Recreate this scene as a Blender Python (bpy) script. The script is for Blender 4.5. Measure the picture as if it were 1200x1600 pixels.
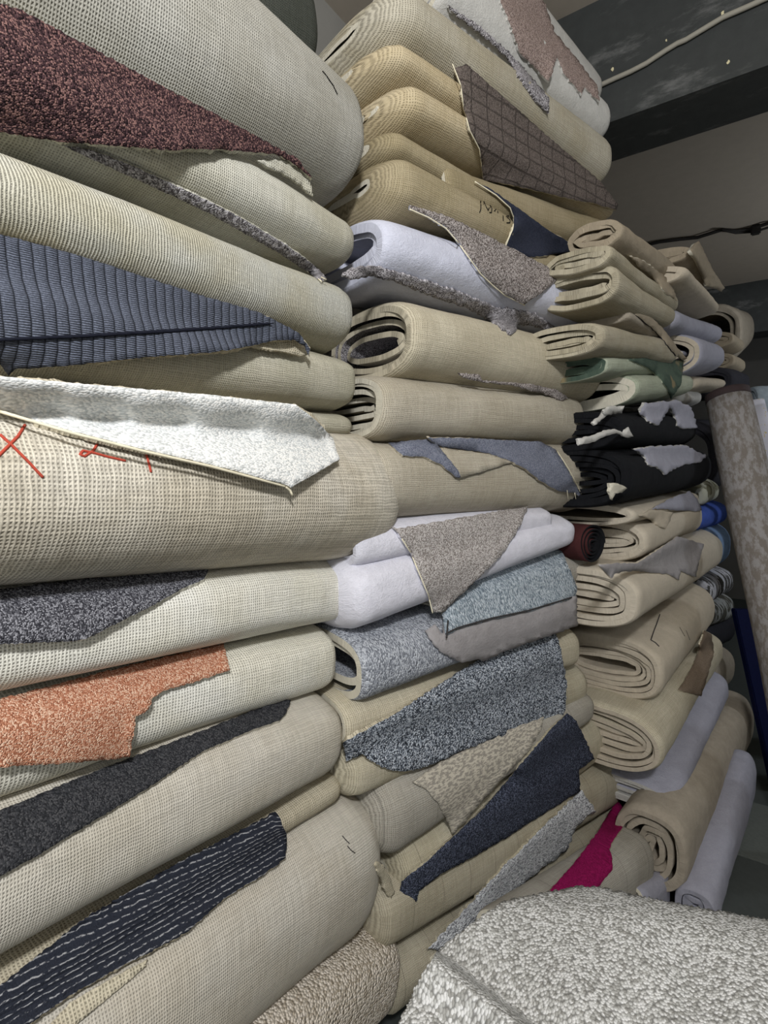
import bpy, math, random
import numpy as np
from mathutils import Vector, Matrix
from mathutils.bvhtree import BVHTree
from mathutils.geometry import delaunay_2d_cdt

for o in list(bpy.data.objects):
    bpy.data.objects.remove(o)
SC = bpy.context.scene
COL = SC.collection

# ------------------------------------------------------------------ camera
F_PX, W_PX, H_PX = 830.0, 1200.0, 1600.0
CAM = np.array([0.0, 0.0, 1.5])
YAW, PITCH = math.radians(35.0), math.radians(-3.6)
FW = np.array([math.cos(PITCH)*math.cos(YAW), math.cos(PITCH)*math.sin(YAW), math.sin(PITCH)])
RT = np.array([math.sin(YAW), -math.cos(YAW), 0.0])
UP = np.cross(RT, FW)
cam_d = bpy.data.cameras.new('camera')
cam_d.sensor_fit = 'VERTICAL'
cam_d.sensor_height = 24.0
cam_d.lens = 24.0*F_PX/H_PX
cam_d.clip_start = 0.02
cam = bpy.data.objects.new('camera', cam_d)
COL.objects.link(cam)
M = Matrix.Identity(4)
for i in range(3):
    M[i][0], M[i][1], M[i][2], M[i][3] = RT[i], UP[i], -FW[i], CAM[i]
cam.matrix_world = M
SC.camera = cam

# ------------------------------------------------------------------ world, lamp, exposure
world = bpy.data.worlds.new('shop_daylight')
SC.world = world
world.use_nodes = True
bgn = world.node_tree.nodes['Background']
bgn.inputs[0].default_value = (0.94, 0.97, 1.0, 1)
bgn.inputs[1].default_value = 0.95
lamp_d = bpy.data.lights.new('ceiling_lamp_light', 'POINT')
lamp_d.shadow_soft_size = 0.09
lamp_d.energy = 132
lamp_d.color = (0.97, 0.98, 1.0)
lamp = bpy.data.objects.new('ceiling_lamp_light', lamp_d)
lamp.location = (-0.50, -0.45, 2.50)
COL.objects.link(lamp)
lamp2_d = bpy.data.lights.new('far_lamp_light', 'POINT')
lamp2_d.shadow_soft_size = 0.12
lamp2_d.energy = 42
lamp2_d.color = (0.86, 0.92, 1.0)
lamp2 = bpy.data.objects.new('far_lamp_light', lamp2_d)
lamp2.location = (4.4, -1.7, 2.35)
COL.objects.link(lamp2)
VS = SC.view_settings
VS.view_transform = 'Standard'
VS.look = 'None'
VS.gamma = 1.0
VS.use_curve_mapping = False
VS.exposure = 0.24

# ------------------------------------------------------------------ helpers: rays from the picture into the place
def ray(px, py):
    d = FW + RT*(px-W_PX/2)/F_PX + UP*(H_PX/2-py)/F_PX
    return d

def at_depth(px, py, z):
    return CAM + ray(px, py)*z

def on_plane(px, py, P, N):
    d = ray(px, py)
    return CAM + d*(np.dot(np.array(P)-CAM, N)/np.dot(d, N))

def lin(c):
    c = c/255.0
    return c/12.92 if c <= 0.04045 else ((c+0.055)/1.055)**2.4

def rgb(*c):
    return (lin(c[0]), lin(c[1]), lin(c[2]), 1.0)

# ------------------------------------------------------------------ materials
class NB:
    def __init__(s, name):
        s.m = bpy.data.materials.new(name)
        s.m.use_nodes = True
        s.t = s.m.node_tree
        s.b = s.t.nodes['Principled BSDF']
        s.b.inputs['Roughness'].default_value = 0.95
        s.b.inputs['Specular IOR Level'].default_value = 0.12
    def n(s, ty, **kw):
        nd = s.t.nodes.new(ty)
        for k, v in kw.items():
            if k.startswith('i_'):
                key = k[2:]
                key = int(key) if key.isdigit() else key
                if isinstance(v, bpy.types.NodeSocket):
                    s.t.links.new(v, nd.inputs[key])
                else:
                    nd.inputs[key].default_value = v
            else:
                setattr(nd, k, v)
        return nd
    def math(s, op, a, b=None, c=None):
        nd = s.t.nodes.new('ShaderNodeMath')
        nd.operation = op
        for i, v in enumerate((a, b, c)):
            if v is None: continue
            if isinstance(v, bpy.types.NodeSocket): s.t.links.new(v, nd.inputs[i])
            else: nd.inputs[i].default_value = v
        return nd.outputs[0]
    def mix(s, f, a, b):
        nd = s.t.nodes.new('ShaderNodeMix')
        nd.data_type = 'RGBA'
        for k, v in ((0, f), (6, a), (7, b)):
            if isinstance(v, bpy.types.NodeSocket): s.t.links.new(v, nd.inputs[k])
            else: nd.inputs[k].default_value = v
        return nd.outputs[2]
    def uv(s):
        return s.n('ShaderNodeTexCoord').outputs['UV']
    def noise(s, vec, scale, detail=2.0, rough=0.5, dim='3D'):
        nd = s.n('ShaderNodeTexNoise', noise_dimensions=dim, i_Scale=scale, i_Detail=detail, i_Roughness=rough)
        if vec is not None: s.t.links.new(vec, nd.inputs['Vector'])
        return nd.outputs['Fac']
    def comb(s, x, y):
        nd = s.t.nodes.new('ShaderNodeCombineXYZ')
        for i, v in enumerate((x, y)):
            if isinstance(v, bpy.types.NodeSocket): s.t.links.new(v, nd.inputs[i])
            else: nd.inputs[i].default_value = v
        return nd.outputs[0]
    def sep(s, v):
        nd = s.n('ShaderNodeSeparateXYZ', i_0=v)
        return nd.outputs[0], nd.outputs[1]
    def ramp(s, f, stops, interp='LINEAR'):
        nd = s.t.nodes.new('ShaderNodeValToRGB')
        s.t.links.new(f, nd.inputs[0])
        r = nd.color_ramp
        r.interpolation = interp
        while len(r.elements) < len(stops): r.elements.new(0.5)
        for e, (p, c) in zip(r.elements, stops):
            e.position = p
            e.color = c
        return nd.outputs[0]
    def smooth(s, v, lo, hi):
        nd = s.n('ShaderNodeMapRange', interpolation_type='SMOOTHSTEP')
        s.t.links.new(v, nd.inputs[0])
        nd.inputs[1].default_value = lo
        nd.inputs[2].default_value = hi
        return nd.outputs[0]
    def done(s, col, height=None, strength=0.6, dist=0.002):
        if isinstance(col, bpy.types.NodeSocket): s.t.links.new(col, s.b.inputs['Base Color'])
        else: s.b.inputs['Base Color'].default_value = col
        if height is not None:
            bp = s.n('ShaderNodeBump', i_Strength=strength, i_Distance=dist)
            s.t.links.new(height, bp.inputs['Height'])
            s.t.links.new(bp.outputs[0], s.b.inputs['Normal'])
        return s.m

def scale_col(c, k):
    return (min(c[0]*k, 1), min(c[1]*k, 1), min(c[2]*k, 1), 1)

def jute(name, c1, c2=None, pu=0.0045, pv=0.0045, gap=0.45, ku=1.0, kv=0.85, lines=0, streak=0.16):
    """woven backing cloth: threads round the bundle and along it, darker gaps between"""
    b = NB(name)
    def grey(c, k=0.24):
        m = sum(c)/3.0
        return rgb(*[q+(m-q)*k for q in c])
    c1 = grey(c1)
    c2 = grey(c2, 0.18) if c2 else scale_col(c1, 0.86)
    uv = b.uv()
    w = b.math('MULTIPLY', b.math('SUBTRACT', b.noise(uv, 38, 3), 0.5), 0.006)
    x, y = b.sep(uv)
    U = b.math('DIVIDE', b.math('ADD', x, w), pu)
    V = b.math('DIVIDE', b.math('SUBTRACT', y, w), pv)
    a = b.math('ABSOLUTE', b.math('SINE', b.math('MULTIPLY', U, math.pi)))
    c = b.math('ABSOLUTE', b.math('SINE', b.math('MULTIPLY', V, math.pi)))
    h = b.math('MAXIMUM', b.math('MULTIPLY', a, ku), b.math('MULTIPLY', c, kv))
    nU = b.noise(b.comb(U, b.math('MULTIPLY', V, 0.06)), 0.9, 2)
    nV = b.noise(b.comb(b.math('MULTIPLY', U, 0.06), V), 0.9, 2)
    slub = b.math('ADD', b.math('MULTIPLY', nU, 0.5), b.math('MULTIPLY', nV, 0.5))
    low = b.noise(uv, 6.0, 3)
    base = b.mix(b.smooth(low, 0.35, 0.65), c1, c2)
    dirt = b.smooth(b.noise(uv, 11.0, 5, 0.65), 0.60, 0.85)
    base = b.mix(b.math('MULTIPLY', dirt, 0.22), base, scale_col(c1, 0.45))
    dark = b.n('ShaderNodeHueSaturation', i_Value=1.0-streak, i_Saturation=1.05, i_Color=base).outputs[0]
    col = b.mix(b.smooth(slub, 0.38, 0.60), dark, base)
    cell = b.noise(b.comb(U, V), 0.75, 1)
    gp = b.math('MULTIPLY', b.math('SUBTRACT', 1.0, b.smooth(h, 0.42, 0.86)), b.math('MULTIPLY_ADD', cell, 2.2, -0.2))
    gcol = b.n('ShaderNodeHueSaturation', i_Value=0.50, i_Saturation=1.1, i_Color=base).outputs[0]
    col = b.mix(b.math('MINIMUM', b.math('MULTIPLY', gp, gap*1.7), 1.0), col, gcol)
    if lines:
        l = b.math('ABSOLUTE', b.math('SUBTRACT', b.math('FRACT', b.math('DIVIDE', b.math('ADD', x, b.math('MULTIPLY', w, 0.5)), lines)), 0.5))
        l = b.math('SUBTRACT', 1.0, b.smooth(l, 0.004/lines*0.15, 0.004/lines*0.40))
        col = b.mix(b.math('MULTIPLY', l, 0.45), col, scale_col(c1, 0.22))
    hh = b.math('ADD', h, b.math('MULTIPLY', slub, 0.8))
    return b.done(col, hh, 0.7, 0.0024)

def pile(name, cols, size=0.0035, bump=0.9, su=1.0, sv=1.0, patch=0.0, grid=None, gridcol=None, edgek=0.32):
    """cut or loop pile: speckle of tufts in several yarn colours"""
    size = size*0.68
    b = NB(name)
    uv = b.uv()
    x, y = b.sep(uv)
    v2 = b.comb(b.math('MULTIPLY', x, su), b.math('MULTIPLY', y, sv))
    vo = b.n('ShaderNodeTexVoronoi', voronoi_dimensions='2D', i_Scale=1.0/size, i_Randomness=1.0)
    b.t.links.new(v2, vo.inputs['Vector'])
    r = b.n('ShaderNodeSeparateColor', i_0=vo.outputs['Color']).outputs[0]
    nz = b.noise(v2, 0.35/size, 3, 0.6)
    f = b.math('ADD', b.math('MULTIPLY', r, 0.75), b.math('MULTIPLY', nz, 0.25))
    n = len(cols)
    col = b.ramp(f, [(0.2+0.6*i/max(n-1, 1), rgb(*c)) for i, c in enumerate(cols)])
    dist = vo.outputs['Distance']
    edge = b.smooth(dist, 0.35, 0.75)
    col = b.mix(b.math('MULTIPLY', edge, edgek), col, scale_col(rgb(*cols[0]), 0.45))
    h = b.math('ADD', b.math('SUBTRACT', 1.0, dist), b.math('MULTIPLY', nz, 0.6))
    if patch:
        col = b.mix(b.math('MULTIPLY', b.smooth(b.noise(uv, 9, 3), 0.4, 0.65), patch), col, scale_col(rgb(*cols[0]), 0.8))
    if grid:
        gu, gv, wd = grid
        fu = b.math('ABSOLUTE', b.math('SUBTRACT', b.math('FRACT', b.math('DIVIDE', x, gu)), 0.5))
        fv = b.math('ABSOLUTE', b.math('SUBTRACT', b.math('FRACT', b.math('DIVIDE', y, gv)), 0.5))
        g = b.math('MINIMUM', b.math('MULTIPLY', fu, gu), b.math('MULTIPLY', fv, gv))
        g = b.smooth(b.math('ADD', g, b.math('MULTIPLY', b.math('SUBTRACT', nz, 0.5), 0.004)), wd*0.4, wd)
        col = b.mix(b.math('MULTIPLY_ADD', g, 0.6, 0.4), gridcol and rgb(*gridcol) or scale_col(rgb(*cols[0]), 0.5), col)
        h = b.math('ADD', h, g)
    return b.done(col, h, bump, size*0.9)

def ribbed(name, c, rib=0.011, cross=0.0032):
    """looped ribs: fat rows split into loops"""
    b = NB(name)
    uv = b.uv()
    w = b.math('MULTIPLY', b.math('SUBTRACT', b.noise(uv, 60, 2), 0.5), 0.003)
    x, y = b.sep(uv)
    U = b.math('DIVIDE', b.math('ADD', x, w), rib)
    V = b.math('DIVIDE', b.math('ADD', y, w), cross)
    a = b.math('ABSOLUTE', b.math('SINE', b.math('MULTIPLY', U, math.pi)))
    c2 = b.math('ABSOLUTE', b.math('SINE', b.math('MULTIPLY', V, math.pi)))
    h = b.math('MULTIPLY', b.math('POWER', a, 0.45), b.math('MULTIPLY_ADD', b.math('POWER', c2, 0.6), 0.6, 0.4))
    nz = b.noise(uv, 420, 2)
    base = b.mix(b.smooth(nz, 0.35, 0.7), scale_col(rgb(*c), 0.75), scale_col(rgb(*c), 1.25))
    col = b.mix(b.smooth(h, 0.1, 0.75), scale_col(rgb(*c), 0.22), base)
    return b.done(col, h, 0.9, 0.004)

def striped(name, dark, light, period=0.0085):
    b = NB(name)
    uv = b.uv()
    x, y = b.sep(uv)
    w = b.math('MULTIPLY', b.math('SUBTRACT', b.noise(uv, 70, 3), 0.5), 0.006)
    V = b.math('DIVIDE', b.math('ADD', y, w), period)
    s = b.math('ABSOLUTE', b.math('SINE', b.math('MULTIPLY', V, math.pi)))
    dash = b.smooth(b.noise(b.comb(b.math('MULTIPLY', x, 150), b.math('MULTIPLY', y, 300)), 1.0, 2), 0.40, 0.56)
    f = b.math('MULTIPLY', b.smooth(s, 0.92, 1.0), dash)
    tuft = b.noise(uv, 500, 2)
    dk = b.mix(tuft, scale_col(rgb(*dark), 0.6), scale_col(rgb(*dark), 1.5))
    col = b.mix(f, dk, rgb(*light))
    h = b.math('ADD', b.math('MULTIPLY', s, 0.7), b.math('MULTIPLY', tuft, 0.6))
    return b.done(col, h, 0.8, 0.0025)

def felt(name, c, fleck=0.12, scale=1.0):
    b = NB(name)
    uv = b.uv()
    x, y = b.sep(uv)
    n1 = b.noise(uv, 25*scale, 4, 0.6)
    n2 = b.noise(b.comb(b.math('MULTIPLY', x, 260), b.math('MULTIPLY', y, 420)), 1.0, 3, 0.7)
    n3 = b.noise(uv, 5, 3)
    c0 = rgb(*c)
    col = b.mix(b.smooth(n1, 0.3, 0.75), scale_col(c0, 1-fleck), c0)
    col = b.mix(b.math('MULTIPLY', b.smooth(n2, 0.45, 0.75), 0.35), col, scale_col(c0, 0.72))
    col = b.mix(b.math('MULTIPLY', b.smooth(n3, 0.5, 0.8), 0.35), col, scale_col(c0, 0.70))
    n5 = b.noise(uv, 140, 3, 0.7)
    h = b.math('ADD', b.math('ADD', b.math('MULTIPLY', n1, 1.0), b.math('MULTIPLY', n2, 0.45)), b.math('MULTIPLY', n5, 0.5))
    col = b.mix(b.math('MULTIPLY', b.smooth(n5, 0.45, 0.75), 0.30), col, scale_col(c0, 0.75))
    return b.done(col, h, 0.8, 0.005)

def camo(name, c1, c2, c3=None, su=60.0, sv=130.0, lo=0.47, hi=0.53):
    b = NB(name)
    uv = b.uv()
    x, y = b.sep(uv)
    n = b.noise(b.comb(b.math('MULTIPLY', x, su), b.math('MULTIPLY', y, sv)), 1.0, 4, 0.65)
    n2 = b.noise(uv, 320, 2)
    col = b.mix(b.smooth(n, lo, hi), rgb(*c1), rgb(*c2))
    if c3:
        n4 = b.noise(b.comb(b.math('MULTIPLY', x, su*0.4), b.math('MULTIPLY', y, sv*0.3)), 1.3, 3, 0.6)
        col = b.mix(b.smooth(n4, 0.58, 0.64), col, rgb(*c3))
    col = b.mix(b.math('MULTIPLY', b.smooth(n2, 0.4, 0.7), 0.25), col, scale_col(rgb(*c1), 0.6))
    return b.done(col, n2, 0.5, 0.002)

def plain(name, c, rough=0.9, bump=0.0, scale=60.0, var=0.2, detail=5, wear=None, wearlo=0.6, wearhi=0.75, wscale=6.0):
    b = NB(name)
    b.b.inputs['Roughness'].default_value = rough
    co = b.n('ShaderNodeTexCoord').outputs['Object']
    nz = b.noise(co, scale, detail, 0.6)
    col = b.mix(nz, scale_col(rgb(*c), 1-var), scale_col(rgb(*c), 1+var))
    if wear:
        mp = b.n('ShaderNodeMapping')
        b.t.links.new(co, mp.inputs[0])
        mp.inputs['Scale'].default_value = (1.0, 0.35, 1.0)
        wn = b.noise(mp.outputs[0], wscale, 7, 0.7)
        col = b.mix(b.math('MULTIPLY', b.smooth(wn, wearlo, wearhi), 0.6), col, rgb(*wear))
    return b.done(col, nz if bump else None, bump, 0.003)

# ------------------------------------------------------------------ mesh objects
def tag(o, label=None, cat=None, group=None, kind=None):
    if label: o['label'] = label
    if cat: o['category'] = cat
    if group: o['group'] = group
    if kind: o['kind'] = kind
    return o

def mesh_obj(name, verts, faces, mats, parent=None, origin=None, midx=None, uv=None, smooth=True):
    """verts in world metres; stored relative to the thing's base"""
    v = np.asarray(verts, dtype=float)
    org = np.array(origin if origin is not None else v.mean(0))
    me = bpy.data.meshes.new(name)
    if isinstance(faces, np.ndarray):
        nf, k = faces.shape
        me.vertices.add(len(v))
        me.vertices.foreach_set('co', (v-org).astype(np.float32).ravel())
        me.loops.add(nf*k)
        me.loops.foreach_set('vertex_index', faces.astype(np.int32).ravel())
        me.polygons.add(nf)
        me.polygons.foreach_set('loop_start', np.arange(0, nf*k, k, dtype=np.int32))
        me.update(calc_edges=True)
    else:
        me.from_pydata((v-org).tolist(), [], [list(map(int, f)) for f in faces])
    if not isinstance(mats, (list, tuple)): mats = [mats]
    for m in mats: me.materials.append(m)
    n = len(me.polygons)
    if midx is not None: me.polygons.foreach_set('material_index', np.asarray(midx, dtype=np.int32))
    if isinstance(smooth, (bool, int)):
        me.polygons.foreach_set('use_smooth', np.full(n, bool(smooth)))
    else:
        me.polygons.foreach_set('use_smooth', np.asarray(smooth, dtype=bool))
    if uv is not None:
        l = me.uv_layers.new(name='UVMap')
        li = np.empty(len(me.loops), dtype=np.int32)
        me.loops.foreach_get('vertex_index', li)
        l.data.foreach_set('uv', np.asarray(uv, dtype=np.float32)[li].ravel())
    me.update()
    o = bpy.data.objects.new(name, me)
    COL.objects.link(o)
    if parent is not None:
        o.parent = parent
        o.location = Vector(org-np.array(parent['_o']))
    else:
        o.location = Vector(org)
    o['_o'] = [float(c) for c in org]
    return o

def box(name, lo, hi, mat, parent=None, bevel=0.0):
    import bmesh
    bm = bmesh.new()
    bmesh.ops.create_cube(bm, size=1.0)
    lo, hi = np.array(lo, float), np.array(hi, float)
    c = (lo+hi)/2
    for v in bm.verts:
        v.co = Vector(np.array(v.co)*(hi-lo))
    if bevel:
        bmesh.ops.bevel(bm, geom=bm.edges[:], offset=bevel, segments=2, affect='EDGES')
    vs = [np.array(v.co)+c for v in bm.verts]
    bm.verts.index_update()
    fs = [[v.index for v in f.verts] for f in bm.faces]
    bm.free()
    return mesh_obj(name, vs, fs, mat, parent, origin=(c[0], c[1], lo[2]), smooth=False)

def tube_geo(pts, r, seg=8):
    pts = [np.array(p, float) for p in pts]
    vs, fs = [], []
    for i, p in enumerate(pts):
        d = pts[min(i+1, len(pts)-1)]-pts[max(i-1, 0)]
        d = d/np.linalg.norm(d)
        a = np.cross(d, (0, 0, 1.0))
        if np.linalg.norm(a) < 1e-3: a = np.cross(d, (1.0, 0, 0))
        a /= np.linalg.norm(a)
        c = np.cross(d, a)
        rr = r[i] if isinstance(r, (list, tuple)) else r
        for k in range(seg):
            t = 2*math.pi*k/seg
            vs.append(p+rr*(math.cos(t)*a+math.sin(t)*c))
    for i in range(len(pts)-1):
        for k in range(seg):
            k2 = (k+1) % seg
            fs.append([i*seg+k, i*seg+k2, (i+1)*seg+k2, (i+1)*seg+k])
    fs.append(list(range(seg))[::-1])
    fs.append([(len(pts)-1)*seg+k for k in range(seg)])
    return vs, fs

BUNDLES = {}

class Wob:
    """smooth random relief, a handful of sines"""
    def __init__(s, seed, fs=(3.0, 14.0), n=7):
        r = random.Random(seed)
        s.w = [(r.uniform(*fs), r.randint(1, 4), r.uniform(0, 6.28), r.uniform(0.5, 1)) for _ in range(n)]
    def __call__(s, x, th):
        o = 0
        for f, k, p, a in s.w:
            o = o + a*np.sin(f*x+p+1.7*np.sin(k*th+p*2))
        return o/len(s.w)*1.6

def body(key, L, R, plane, mo, mi=None, me=None, D=0.36, turns=1.3, th=0.011, gap=0.016, p=2.5,
         extL=0.0, extR=0.0, endL=(0.02, 0.94), endR=(0.05, 0.75), wob=0.005, rec=0.012, off=0.0, ns=32, per=56, droop=0.0, inner_wob=0.006, world=None, fine=0.0012):
    """one folded carpet: a thick sheet wound into a flattened roll. L and R: (picture x, top y, bottom y) of the
    near side at its two ends, on the vertical plane of that side."""
    P, ang = plane
    e0 = np.array([math.cos(ang), math.sin(ang), 0])
    nb = np.array([-math.sin(ang), math.cos(ang), 0])      # away from the aisle, into the stack
    P = np.array(P, float)+nb*off
    TL, BL = on_plane(L[0], L[1], P, nb), on_plane(L[0], L[2], P, nb)
    TR, BR = on_plane(R[0], R[1], P, nb), on_plane(R[0], R[2], P, nb)
    cL, cR = (TL+BL)/2, (TR+BR)/2
    hL, hR = abs(TL[2]-BL[2]), abs(TR[2]-BR[2])
    if world: cL, cR, hL, hR = np.array(world[0]), np.array(world[1]), world[2], world[2]
    if turns is None: turns = min(0.85+0.95*(min(hL, hR)/2-0.4*th)/gap, 6.0)
    turns = max(turns, 1.3)
    ln = np.linalg.norm(cR-cL)
    e = (cR-cL)/ln
    up = np.cross(e, nb)
    if up[2] < 0: up = -up
    seed = sum(ord(c)*(i+3) for i, c in enumerate(key))
    rn = random.Random(seed)
    T = int(per*turns)
    thv = np.linspace(0, 2*math.pi*turns, T+1)
    k = np.clip(thv/(2*math.pi)-0.8, 0, None)
    sgn = 1 if rn.random() < 0.5 else -1
    h0 = max(hL, hR)
    kk = np.minimum(k*gap/(min(hL, hR)/2-0.4*th), 0.97)      # shrink of the height
    ad = k*gap
    ca, sa = np.cos(thv), np.sin(thv)*sgn
    sx = np.sign(ca)*np.abs(ca)**(2/p)
    sy = np.sign(sa)*np.abs(sa)**(2/p)
    tau = 0.5-0.5*np.cos(np.linspace(0, math.pi, ns))
    tau = tau*0.65+np.linspace(0, 1, ns)*0.35
    s0, s1 = -extL, ln+extR
    wv = Wob(seed)
    wv2 = Wob(seed+5, (2.0, 6.0))
    wv3 = Wob(seed+9, (5.0, 20.0))
    sL = s0+k*rec+0.006*np.sin(thv*1.3+seed)*np.minimum(k*2+0.3, 1)
    sR = s1-k*rec*0.7
    S = sL[None, :]+(sR-sL)[None, :]*tau[:, None]                       # ns x T
    fr = np.clip(S/ln, -0.6, 1.6)
    h = np.maximum(hL+(hR-hL)*fr, 0.35*min(hL, hR))
    def endk(d, rr, sm):
        q = np.clip(d/rr, 0, 1)
        return sm+(1-sm)*np.sqrt(np.clip(1-(1-q)**2, 0, 1))
    sc = endk(S-s0, *endL)*endk(s1-S, *endR)
    b = (h/2)*(1-kk)[None, :]*sc
    a = np.maximum(D/2-ad, 0.02)[None, :]*(0.35+0.65*sc)
    thk = np.broadcast_to(thv[None, :], S.shape)
    rel = wob*wv(S*1.0, thk)+inner_wob*np.minimum(k, 1)[None, :]*wv3(S, thk*0.7)
    rel = rel+fine*Wob(seed+13, (25.0, 60.0), 9)(S+0.02*np.sin(thk*2), thk*2.3)
    X = (a+rel)*sx[None, :]
    Y = (b+rel*0.7)*sy[None, :]+0.006*wv2(S, 0*thk)-droop*(S/ln)**2
    cen = cL[None, None, :]+e[None, None, :]*S[..., None]+nb[None, None, :]*(D/2)
    mid = cen+nb*X[..., None]+up*Y[..., None]
    # thickness along the profile normal
    dX = np.gradient(X, axis=1)
    dY = np.gradient(Y, axis=1)
    nl = np.sqrt(dX**2+dY**2)+1e-9
    nx, ny = dY/nl*sgn, -dX/nl*sgn
    nrm = nb*nx[..., None]+up*ny[..., None]
    out = mid
    inn = mid-nrm*th
    n1 = S.size
    verts = np.concatenate([out.reshape(-1, 3), inn.reshape(-1, 3)])
    arc = np.concatenate([[0], np.cumsum(np.sqrt(np.diff(X[ns//2])**2+np.diff(Y[ns//2])**2))])
    arc2 = np.broadcast_to(arc[None, :], S.shape)
    off_uv = rn.uniform(0, 5)
    uv = np.stack([S.ravel()+off_uv, arc2.ravel()+off_uv*0.7], 1)
    uv = np.concatenate([uv, uv])
    Tn = T+1
    i, j = np.meshgrid(np.arange(ns-1), np.arange(T), indexing='ij')
    q = np.stack([i*Tn+j, i*Tn+j+1, (i+1)*Tn+j+1, (i+1)*Tn+j], -1).reshape(-1, 4)
    if sgn < 0: q = q[:, ::-1]
    # outward orientation check
    f0 = q[len(q)//2]
    qi = q[:, ::-1]+n1
    jj = np.arange(T)
    c0 = np.stack([jj, jj+n1, jj+1+n1, jj+1], -1)
    base = (ns-1)*Tn
    c1 = np.stack([base+jj, base+jj+1, base+jj+1+n1, base+jj+n1], -1)
    if sgn < 0: c0, c1 = c0[:, ::-1], c1[:, ::-1]
    ii = np.arange(ns-1)
    d0 = np.stack([ii*Tn, (ii+1)*Tn, (ii+1)*Tn+n1, ii*Tn+n1], -1)
    d1 = np.stack([ii*Tn+T, ii*Tn+T+n1, (ii+1)*Tn+T+n1, (ii+1)*Tn+T], -1)
    if sgn < 0: d0, d1 = d0[:, ::-1], d1[:, ::-1]
    faces = np.concatenate([q, qi, c0, c1, d0, d1])
    midx = np.concatenate([np.zeros(len(q)), np.ones(len(qi)), np.full(len(c0)+len(c1)+len(d0)+len(d1), 2)]).astype(int)
    smooth = midx < 2
    mi = mi or mo
    me = me or mi
    # orientation: flip everything when outer quads point inward
    v = verts
    mq = q[np.argmin(np.abs(v[q[:, 0]] @ nb-(v[:, :] @ nb).min()))]
    fn = np.cross(v[mq[1]]-v[mq[0]], v[mq[2]]-v[mq[0]])
    if np.dot(fn, nb) > 0: faces = faces[:, ::-1]
    B = dict(v=verts, f=faces, q=q.reshape(ns-1, T, 4)[:, :per].reshape(-1, 4), uv=uv, midx=midx, smooth=smooth, mats=[mo, mi, me], e=e, nb=nb, up=up, P=P, cL=cL,
             base=np.array([*(cL+e*ln/2+nb*D/2)[:2], verts[:, 2].min()]), ln=ln, kids=[], key=key)
    B['bvh'] = None
    BUNDLES[key] = B
    return B

def bvh_of(B):
    if B['bvh'] is None:
        B['bvh'] = BVHTree.FromPolygons([tuple(x) for x in B['v'].tolist()], B['q'].tolist())
    return B['bvh']

def thing(B, name, label, cat='carpet', group=None, parts=True):
    """register the folded carpet in the scene: an Empty at its base with the wound body as a part"""
    root = bpy.data.objects.new(name, None)
    root.empty_display_size = 0.05
    COL.objects.link(root)
    root.location = Vector(B['base'])
    root['_o'] = [float(c) for c in B['base']]
    tag(root, label, cat, group)
    B['root'] = root
    B['body'] = mesh_obj('wound_body', B['v'], B['f'], B['mats'], root, B['base'], B['midx'], B['uv'], B['smooth'])
    return root

def depth_on(bs, px, py):
    d = ray(px, py)
    dn = float(np.linalg.norm(d))
    best = None
    for B in bs:
        hit = bvh_of(B).ray_cast(Vector(CAM), Vector(d/dn))
        if hit[0] is not None:
            t = hit[3]/dn
            if best is None or t < best: best = t
    return best

def drape(bs, pts, iters=6, nbrs=None):
    """depth of each picture point on the bundles, misses filled from the side plane, then smoothed like stiff cloth"""
    B = bs[0]
    t = np.zeros(len(pts))
    miss = np.zeros(len(pts), bool)
    for i, (x, y) in enumerate(pts):
        h = depth_on(bs, x, y)
        d = ray(x, y)
        tp = np.dot(B['P']-CAM, B['nb'])/np.dot(d, B['nb'])
        if h is None or h > tp*1.12+0.05:
            h = tp*1.012
            miss[i] = True
        t[i] = h
    if nbrs is not None:
        a, b = nbrs
        cnt = np.bincount(a, minlength=len(t)).astype(float)+1
        lim = np.where(miss, t+0.05, t)
        for _ in range(iters):
            t2 = (np.bincount(a, weights=t[b], minlength=len(t))+t)/cnt
            t = np.minimum(0.3*t+0.7*t2, lim)
    return t

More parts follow.
